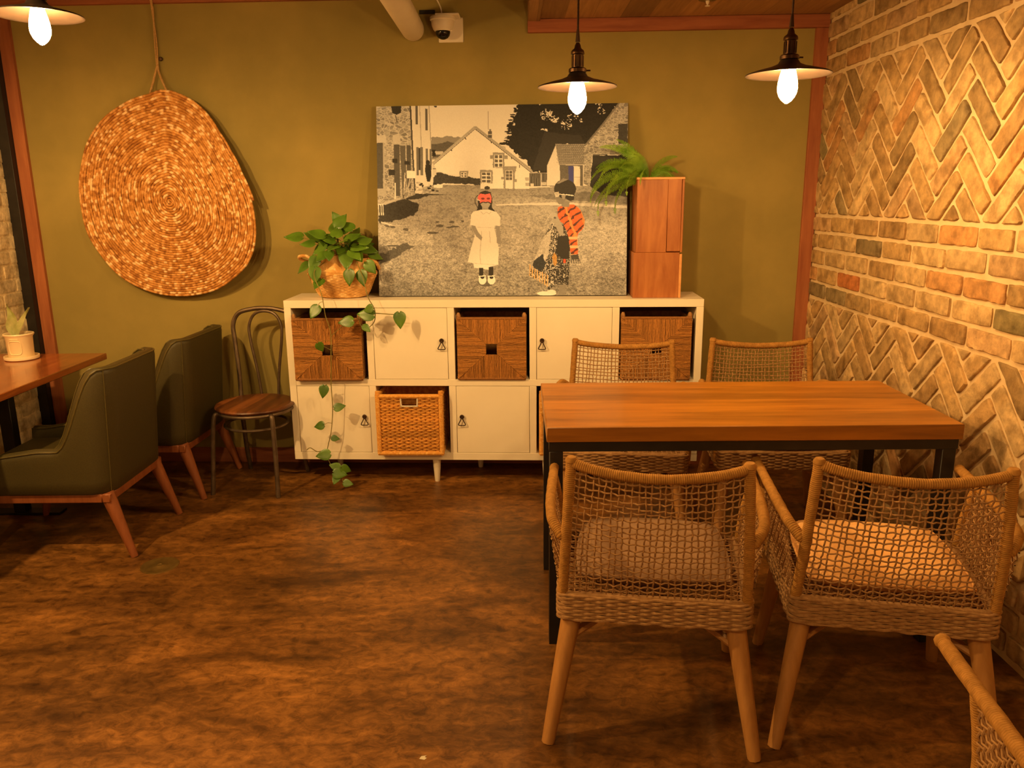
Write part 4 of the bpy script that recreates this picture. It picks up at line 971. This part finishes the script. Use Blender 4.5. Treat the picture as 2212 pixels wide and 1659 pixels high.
q.tube([(.065*math.cos(R(-90)+t), .065*math.sin(R(-90)+t), .113) for t in np.linspace(-.2, .45, 8)], .0018, 6)
q.lathe([(.055, .118), (0, .118)], n=24); q.build('pot', M['ceramic'], pp)
pl = thing('potted_cutting', 'pale variegated two-leaf plant growing in the cream pot', 'plant', (-2.597, 4.098, ZT+.12))
q = MB()
def blade(path, w, nrm):
    P = spline(path, 6); n = len(P); v = []; fs = []
    for i, p in enumerate(P):
        t = i/(n-1); T = Vector(P[min(i+1, n-1)]-P[max(i-1, 0)]).normalized(); s = T.cross(Vector(nrm)).normalized(); ww = w*(.30+.9*math.sin(PI*min(1, t*1.02))**.8) * (1-t**6)
        for k_ in (-1, -.5, 0, .5, 1): v.append(tuple(Vector(p)+s*ww*k_+Vector(nrm)*.012*abs(k_)))
    for i in range(n-1):
        for j in range(4): fs.append((i*5+j, i*5+j+1, i*5+j+6, i*5+j+5))
    q.add(v, fs)
blade([(-.010, 0, 0), (-.025, -.004, .05), (-.012, -.008, .10), (-.035, 0, .175)], .022, (.25, -1, 0))
blade([(.008, -.01, 0), (.020, -.015, .04), (.048, -.01, .09), (.083, 0, .155)], .016, (-.3, -1, .1))
blade([(-.004, .01, 0), (-.02, .012, .05), (-.04, .02, .10)], .010, (.1, -1, 0))
q.build('leaves', M['pale'], pl, angle=80)

# ------------------------------------------------------------------ dining table
TX0, TX1, TY0, TY1, TZ, TT = .1135, 1.492, 2.497, 3.134, .806, .052
dt = thing('dining_table', 'long oiled-wood dining table on a black steel frame, its end against the brick wall', 'table', (TX0, TY0, 0), R(-.4))
q = MB(); q.box(0, 0, TZ-TT, TX1-TX0, TY1-TY0, TZ, .0025); q.build('tabletop', M['table'], dt)
wx, wy = TX1-TX0, TY1-TY0
q = MB(); q.box(.008, .010, TZ-TT-.036, wx-.008, .045, TZ-TT, .001); q.box(.008, .045, TZ-TT-.020, .045, wy-.05, TZ-TT, .001); q.box(wx-.045, .045, TZ-TT-.020, wx-.008, wy-.05, TZ-TT, .001); q.build('frame_rail', M['black'], dt)
for (a, b_) in ((.010, .010), (wx-.058, .010), (.010, wy-.055), (wx-.058, wy-.055)):
    q = MB(); q.box(a, b_, 0, a+.045, b_+.045, TZ-TT-(.036 if b_ < .1 else 0), .0015); q.build('leg', M['black'], dt)

# ------------------------------------------------------------------ rope armchairs
def net(mb, S, nu, nv, r_=.0023, amp=.0030, jit=.0012, sub=2, sides=5):
    """plain weave over S(u, v) -> (x, y, z); nu strands run along v, nv strands run along u"""
    def P_(u, v): return np.array(S(u, v))
    def nrm(u, v):
        e = .01; a = P_(min(1, u+e), v)-P_(max(0, u-e), v); b_ = P_(u, min(1, v+e))-P_(u, max(0, v-e)); n_ = np.cross(a, b_); l = np.linalg.norm(n_); return n_/(l or 1)
    ju = RNG.normal(0, jit, (nu, nv*sub+1)); jv = RNG.normal(0, jit, (nv, nu*sub+1))
    for i in range(nu):
        u = (i+.5)/nu; pts = []; ph0 = RNG.normal(0, .12)/nu
        for k_ in range(nv*sub+1):
            v = k_/(nv*sub); g = nrm(u, v); uu_ = min(1, max(0, u+ph0*math.sin(v*5+i)))
            pts.append(P_(uu_, v)+g*amp*math.cos(PI*(k_/sub-.5+i))+np.array([ju[i, k_], 0, 0])*.5)
        mb.tube(pts, r_, sides, caps=False)
    for j in range(nv):
        v = (j+.5)/nv; pts = []; ph0 = RNG.normal(0, .12)/nv
        for k_ in range(nu*sub+1):
            u = k_/(nu*sub); g = nrm(u, v); vv_ = min(1, max(0, v+ph0*math.sin(u*6+j)))
            pts.append(P_(u, vv_)-g*amp*math.cos(PI*(k_/sub-.5+j))+np.array([0, 0, jv[j, k_]])*.5)
        mb.tube(pts, r_, sides, caps=False)
BW, FW, ZB0, ZB1 = .258, .278, .372, .452     # seat band half widths and heights
def perim(z, off=0.0, rc=.030):
    bw = BW+.012+off; fw = FW+.008+off; yb, yf = -.284-off, .180+off; P = []
    def arc(cx_, cy_, a0, a1): return [(cx_+rc*math.cos(R(a0+(a1-a0)*t/6)), cy_+rc*math.sin(R(a0+(a1-a0)*t/6)), z) for t in range(7)]
    P += arc(-bw+rc, yb+rc, 180, 270)+arc(bw-rc, yb+rc, 270, 360)+arc(fw-rc, yf-rc, 0, 90)+arc(-fw+rc, yf-rc, 90, 180)
    return np.array(P)
def rope_chair():
    root = thing('rope_armchair', 'x', 'armchair')
    # seat band: horizontal cords woven round the frame
    q = MB(); rows = 11
    for k_ in range(rows):
        z = ZB0+.004+(ZB1-ZB0-.008)*k_/(rows-1); P, t_ = resample(np.vstack([perim(z), perim(z)[:1]]), .0075)
        n = 64; per = np.interp(t_, [0, t_[-1]], [0, n]); w = .0032*np.sin(PI*per+k_*PI)
        c_ = P[:, :2].mean(0); dn = P[:, :2]-c_; dn /= np.linalg.norm(dn, axis=1)[:, None]; P[:, 0] += dn[:, 0]*w; P[:, 1] += dn[:, 1]*w; P[:, 2] += .0012*np.sin(PI*per*.5+k_*1.7)
        q.tube(P[:-1], .0046, 6, closed=True)
    for a in range(2):
        L_ = perim(ZB0+.006 if a == 0 else ZB1-.006, -.012); q.tube(L_, .011, 8, closed=True)
    p0, p1 = perim(ZB0+.003, -.006), perim(ZB1-.003, -.006); n = len(p0); q.add(np.vstack([p0, p1]), [(i, (i+1) % n, n+(i+1) % n, n+i) for i in range(n)])
    q.build('seat_band', M['net'], root)
    q = MB(); net(q, lambda u, v: ((2*u-1)*((BW-.006)*(1-v)+(FW-.006)*v), -.262+v*.435, .445-.012*math.sin(PI*u)*math.sin(PI*v)), 26, 24, .0028, sub=1); q.build('seat', M['net'], root)
    # back frame
    q = MB(); TW = .232; TZc = .862
    def upr(s, v):  # side upright centre line
        return np.array((s*(.256-(.256-TW)*v**1.1), -.262-.050*v-.012*math.sin(PI*v), ZB1-.01+(TZc-ZB1+.01)*v))
    for s in (-1, 1): wrapped(q, [upr(s, -.02), upr(s, .06), upr(s, .35), upr(s, .7), upr(s, 1), upr(s, 1.015)], .0150)
    top = [(-TW, -.312, TZc-.006)]+[(TW*t, -.312-.030*(1-t*t), TZc-.008-.026*(1-t*t)) for t in (-.8, -.5, 0, .5, .8)]+[(TW, -.312, TZc-.006)]
    wrapped(q, top, .0145)
    for s in (-1, 1): q.lathe([(0, -.006), (.012, -.005), (.0165, 0), (.0165, .008), (.012, .014), (0, .0155)], (s*TW, -.312, TZc-.004), 10)
    q.build('back_frame', M['rope'], root)
    q = MB()
    def SB(u, v):
        a, b_ = upr(-1, v), upr(1, v); p = a*(1-u)+b_*u; t = 2*u-1; p[1] -= (.008+.024*v)*(1-t*t); p[2] -= .030*(1-t*t)*v; return p
    net(q, SB, 27, 22, .0024, .0034, jit=.0016); q.build('back_panel', M['net'], root)
    # arms
    for s in (-1, 1):
        q = MB(); wrapped(q, [(s*.250, -.292, .628), (s*.266, -.285, .644), (s*.290, -.245, .668), (s*.304, -.12, .674), (s*.315, .08, .668), (s*.324, .30, .660)], .0155)
        q.lathe([(0, -.013), (.010, -.012), (.016, -.004), (.016, .004), (.010, .012), (0, .013)], (s*.324, .302, .660), 10, rot=Matrix.Rotation(R(90), 3, 'X'))
        wrapped(q, [(s*.284, .145, ZB0+.02), (s*.294, .140, .54), (s*.316, .130, .662)], .0135)
        q.build('armrest', M['rope'], root)
        q = MB()
        def SS(u, v, s=s):
            a = np.array((s*(.262+.03*v), -.275+.0*v, ZB1+.205*v)); b_ = np.array((s*(.288+.027*v), .140-.01*v, ZB1+.207*v)); return a*(1-u)+b_*u
        net(q, SS, 20, 11, .0024, .0032); q.build('side_panel', M['net'], root)
    # legs and braces
    def leg(a, b_, ra, rb_):
        q = MB(); P = [np.array(a)*(1-t)+np.array(b_)*t for t in np.linspace(0, 1, 7)]
        q.tube(P, np.linspace(ra, rb_, 7), 8, up=(0, 1, 0)); return q.build('leg', M['leg'], root, angle=50)
    for s in (-1, 1):
        leg((s*.226, -.232, ZB0+.03), (s*.292, -.328, .0), .0300, .0190); leg((s*.238, .135, ZB0+.03), (s*.285, .225, 0), .0290, .0185)
    q = MB()
    for (a, b_) in (((-.248, -.262, .300), (.252, .165, .300)), ((.248, -.262, .300), (-.252, .165, .300))):
        A_, B_ = np.array(a), np.array(b_); P = [A_*(1-t)+B_*t+np.array([0, 0, .055*math.sin(PI*t)]) for t in np.linspace(0, 1, 13)]
        q.tube(P, .0155, 8, flat=.8, up=(0, 0, 1))
    q.build('cross_brace', M['leg'], root)
    return root
ch = rope_chair(); ch.location = (.430, 2.277, 0); ch.rotation_euler = (0, 0, R(-8)); ch['group'] = 'rope armchairs'
ch['label'] = 'tan rope armchair seen from behind, nearest the open floor, with a taupe cushion'
dup(ch, (1.098, 2.228, 0), R(-11.5), 'tan rope armchair seen from behind beside the brick wall, bright cushion showing through')
dup(ch, (.500, 3.452, 0), R(172.3), 'tan rope armchair across the table, in front of the white cabinet')
dup(ch, (1.196, 3.452, 0), R(177), 'tan rope armchair across the table, in front of the bare olive wall')
dup(ch, (1.127, 1.075, 0), R(-12), 'rope armchair at the lower right corner, only its arm in the frame')
def cushion(name, label, mt, x, y, rz, w, d, h, z=.452, back=False, group=None):
    q = MB(); n = 18; P = np.zeros((n, n, 3))
    def sq(u, v):
        a = 2*u-1; b_ = 2*v-1; return a*w/2*(1-.06*b_*b_), b_*d/2*(1-.06*a*a)
    top = np.zeros((n, n, 3)); bot = np.zeros((n, n, 3))
    for i in range(n):
        for j in range(n):
            u, v = i/(n-1), j/(n-1); X_, Y_ = sq(u, v); e = (1-(2*u-1)**4)*(1-(2*v-1)**4); e = e**.45
            top[i, j] = (X_, Y_, h*.5+h*.5*e); bot[i, j] = (X_, Y_, h*.5-h*.5*min(1, e*1.3))
    q.grid(top); q.grid(bot[::-1]); 
    E_ = [(top[i, 0]) for i in range(n)]+[top[n-1, j] for j in range(1, n)]+[top[i, n-1] for i in range(n-2, -1, -1)]+[top[0, j] for j in range(n-2, 0, -1)]
    q.tube(E_, .004, 6, closed=True)
    o = q.build(name, mt, None, angle=70, loc=(x, y, z), rot=(0, 0, rz)); tag(o, label, 'cushion', group); return o
def loc2(c_, rz, lx, ly): return c_[0]+lx*math.cos(rz)-ly*math.sin(rz), c_[1]+lx*math.sin(rz)+ly*math.cos(rz)
a, b_ = loc2((.430, 2.277), R(-8), 0, -.035); cushion('seat_cushion', 'thick taupe seat cushion on the front chair nearest the open floor', M['cushtaupe'], a, b_, R(-8), .45, .41, .075)
a, b_ = loc2((1.098, 2.228), R(-11.5), 0, -.03); cushion('seat_cushion', 'pale orange-lit seat cushion on the front chair beside the brick wall', M['cushor'], a, b_, R(-11.5), .46, .42, .075)
a, b_ = loc2((1.196, 3.452), R(177), 0, -.03); cushion('seat_cushion', 'red-brown patterned cushion under the table on the far chair by the wall', M['cushred'], a, b_, R(177), .44, .42, .07)

# ------------------------------------------------------------------ green armchairs
def green_chair():
    root = thing('green_armchair', 'x', 'armchair')
    def plan(t, off, zz):   # t in 0..1 from left front round the back to right front
        hw = .275-off; yb = -.265-.045*max(0, (zz-.31)/.55)+off; yf = .35; rc = max(.02, .10-off)
        s1 = yf-(yb+rc); arc = PI/2*rc; s2 = 2*(hw-rc); tot = 2*s1+2*arc+s2; s = t*tot
        if s < s1: return (-hw, yf-s)
        s -= s1
        if s < arc: a = PI+s/rc; return (-hw+rc+rc*math.cos(a), yb+rc+rc*math.sin(a))
        s -= arc
        if s < s2: return (-hw+rc+s, yb)
        s -= s2
        if s < arc: a = 1.5*PI+s/rc; return (hw-rc+rc*math.cos(a), yb+rc+rc*math.sin(a))
        s -= arc; return (hw, yb+rc+s)
    def ztop(t):
        x, y = plan(t, 0, .5); k_ = min(1, max(0, (y+.250)/.20)); k_ = k_*k_*(3-2*k_)
        return .862-(.862-.505)*k_-.035*min(1, max(0, (y-.03)/.25))
    n = 72; cols = []; 
    for i in range(n+1):
        t = i/n; zt = ztop(t); col = []
        th_ = .052 if abs(plan(t, 0, .5)[1]) < 9 else 0
        zs_ = [.300, .31]+list(np.linspace(.36, zt-.03, 5))
        for z in zs_: x, y = plan(t, .0 if z > .305 else .012, z); col.append((x, y, z))
        for (o_, dz) in ((.004, .012), (.014, .003), (.026, 0), (.038, .003), (.048, .012)): x, y = plan(t, o_, zt); col.append((x, y, zt-dz))
        for z in np.linspace(zt-.03, .34, 5): x, y = plan(t, th_, z); col.append((x, y, z))
        cols.append(col)
    q = MB(); q.grid(np.array(cols)); m_ = len(cols[0]); k0 = 0; q.f += [tuple(range(m_)), tuple(n*m_+j for j in range(m_))[::-1]]; q.mi += [0, 0]
    q.build('shell', M['green'], root, angle=60)
    p = MB()
    for o_ in (.004, .048):
        P = [(plan(i/n, o_, ztop(i/n))[0], plan(i/n, o_, ztop(i/n))[1], ztop(i/n)-.008) for i in range(n+1)]
        e0 = [(P[0][0], P[0][1]+.004, z) for z in (.31, .36, .42)]; e1 = [(P[-1][0], P[-1][1]+.004, z) for z in (.42, .36, .31)]
        p.tube(np.array(e0+P+e1), .0042, 6)
    for t in (.36, .64):  # seams down the back corners
        p.tube([(plan(t, -.001, z)[0], plan(t, -.001, z)[1], z) for z in np.linspace(.31, ztop(t)-.012, 12)], .0022, 5)
    p.build('piping', M['gpipe'], root)
    s = MB(); s.box(-.222, -.215, .30, .222, .355, .425, .03); s.build('seat_cushion', M['green'], root)
    w = MB(); w.box(-.262, -.250, .262, .262, -.215, .302, .004); w.box(-.262, .295, .262, .262, .33, .302, .004); w.box(-.262, -.215, .262, -.228, .295, .302, .004); w.box(.228, -.215, .262, .262, .295, .302, .004); w.build('base_frame', M['gleg'], root)
    for sx in (-1, 1):
        for (a, b_) in (((sx*.228, -.222, .30), (sx*.245, -.318, 0)), ((sx*.228, .295, .30), (sx*.245, .36, 0))):
            l = MB(); l.tube([np.array(a)*(1-t)+np.array(b_)*t for t in (0, .2, .5, 1)], [.031, .029, .024, .0155], 8, up=(0, 1, 0)); l.build('leg', M['gleg'], root, angle=50)
    return root
g1 = green_chair(); g1.location = (-2.01, 3.492, 0); g1.rotation_euler = (0, 0, R(90)); g1['group'] = 'green upholstered armchairs'
g1['label'] = 'dark green upholstered armchair with wooden legs, nearest the camera at the left table'
dup(g1, (-1.945, 4.195, 0), R(87), 'dark green upholstered armchair behind, between the near green chair and the metal bistro chair')

# ------------------------------------------------------------------ metal bistro chair
bc = thing('bistro_chair', 'bent metal-tube bistro chair with a round two-tone wooden seat, left of the cabinet', 'chair', (-1.405, 4.165, 0), R(171.5))
q = MB(); q.lathe([(0, .444), (.200, .444), (.208, .450), (.212, .458), (.208, .466), (.195, .470), (.10, .466), (0, .465)], n=48); q.build('seat', M['bseat'], bc, angle=50)
q = MB(); q.tube([(.195*math.cos(a), .195*math.sin(a), .435) for a in np.linspace(0, 2*PI, 49)[:-1]], .011, 8, closed=True); q.build('seat_ring', M['steel'], bc)
for s in (-1, 1):
    q = MB(); q.tube(spline([(s*.150, .135, .436), (s*.163, .150, .42), (s*.172, .165, .32), (s*.180, .180, .15), (s*.186, .198, .0)], 6), .0125, 9); q.build('leg', M['steel'], bc)
    q = MB(); q.tube(spline([(s*.150, -.120, .44), (s*.158, -.15, .30), (s*.168, -.18, .15), (s*.178, -.225, .0)], 6), .0125, 9); q.build('leg', M['steel'], bc)
q = MB(); q.tube([(.168*math.cos(a), .163*math.sin(a)+.0, .352) for a in np.linspace(0, 2*PI, 49)[:-1]], .0075, 7, closed=True); q.build('stretcher_ring', M['steel'], bc)
q = MB(); q.tube(spline([(-.150, -.135, .43), (-.156, -.150, .60), (-.176, -.170, .78), (-.183, -.182, .87), (-.150, -.193, .930), (-.07, -.200, .953), (0, -.202, .958), (.07, -.200, .953), (.150, -.193, .930), (.183, -.182, .87), (.176, -.170, .78), (.156, -.150, .60), (.150, -.135, .43)], 8), .0125, 9)
q.build('outer_back_hoop', M['steel'], bc)
q = MB(); q.tube(spline([(-.050, -.188, .455), (-.064, -.188, .60), (-.092, -.190, .78), (-.094, -.194, .865), (-.060, -.198, .925), (0, -.200, .942), (.060, -.198, .925), (.094, -.194, .865), (.092, -.190, .78), (.064, -.188, .60), (.050, -.188, .455)], 8), .0085, 8)
q.build('inner_back_hoop', M['steel'], bc)

# ------------------------------------------------------------------ light: the three bulbs seen, and the café's further lamps out of frame
def lamp(name, loc, power, size=.04, col=(1, .58, .20)):
    l = bpy.data.lights.new(name, 'SPOT'); l.energy = power; l.spot_size = R(175); l.spot_blend = .35; l.color = col; l.shadow_soft_size = size
    o = bpy.data.objects.new(name, l); C.objects.link(o); o.location = loc; return o
lamp('lamp_over_left_table', (-2.38, 1.9, 2.6), 110)
lamp('lamp_behind_camera', (-1.1, -.2, 2.55), 44)
lamp('lamp_over_next_table', (1.1, .1, 2.4), 12)
w = bpy.data.worlds.new('World'); sc.world = w; w.use_nodes = True
w.node_tree.nodes['Background'].inputs[0].default_value = (1, .56, .25, 1); w.node_tree.nodes['Background'].inputs[1].default_value = .12
vs = sc.view_settings; vs.view_transform = 'Standard'; vs.look = 'None'; vs.exposure = 1.09; vs.gamma = 1; vs.use_curve_mapping = False
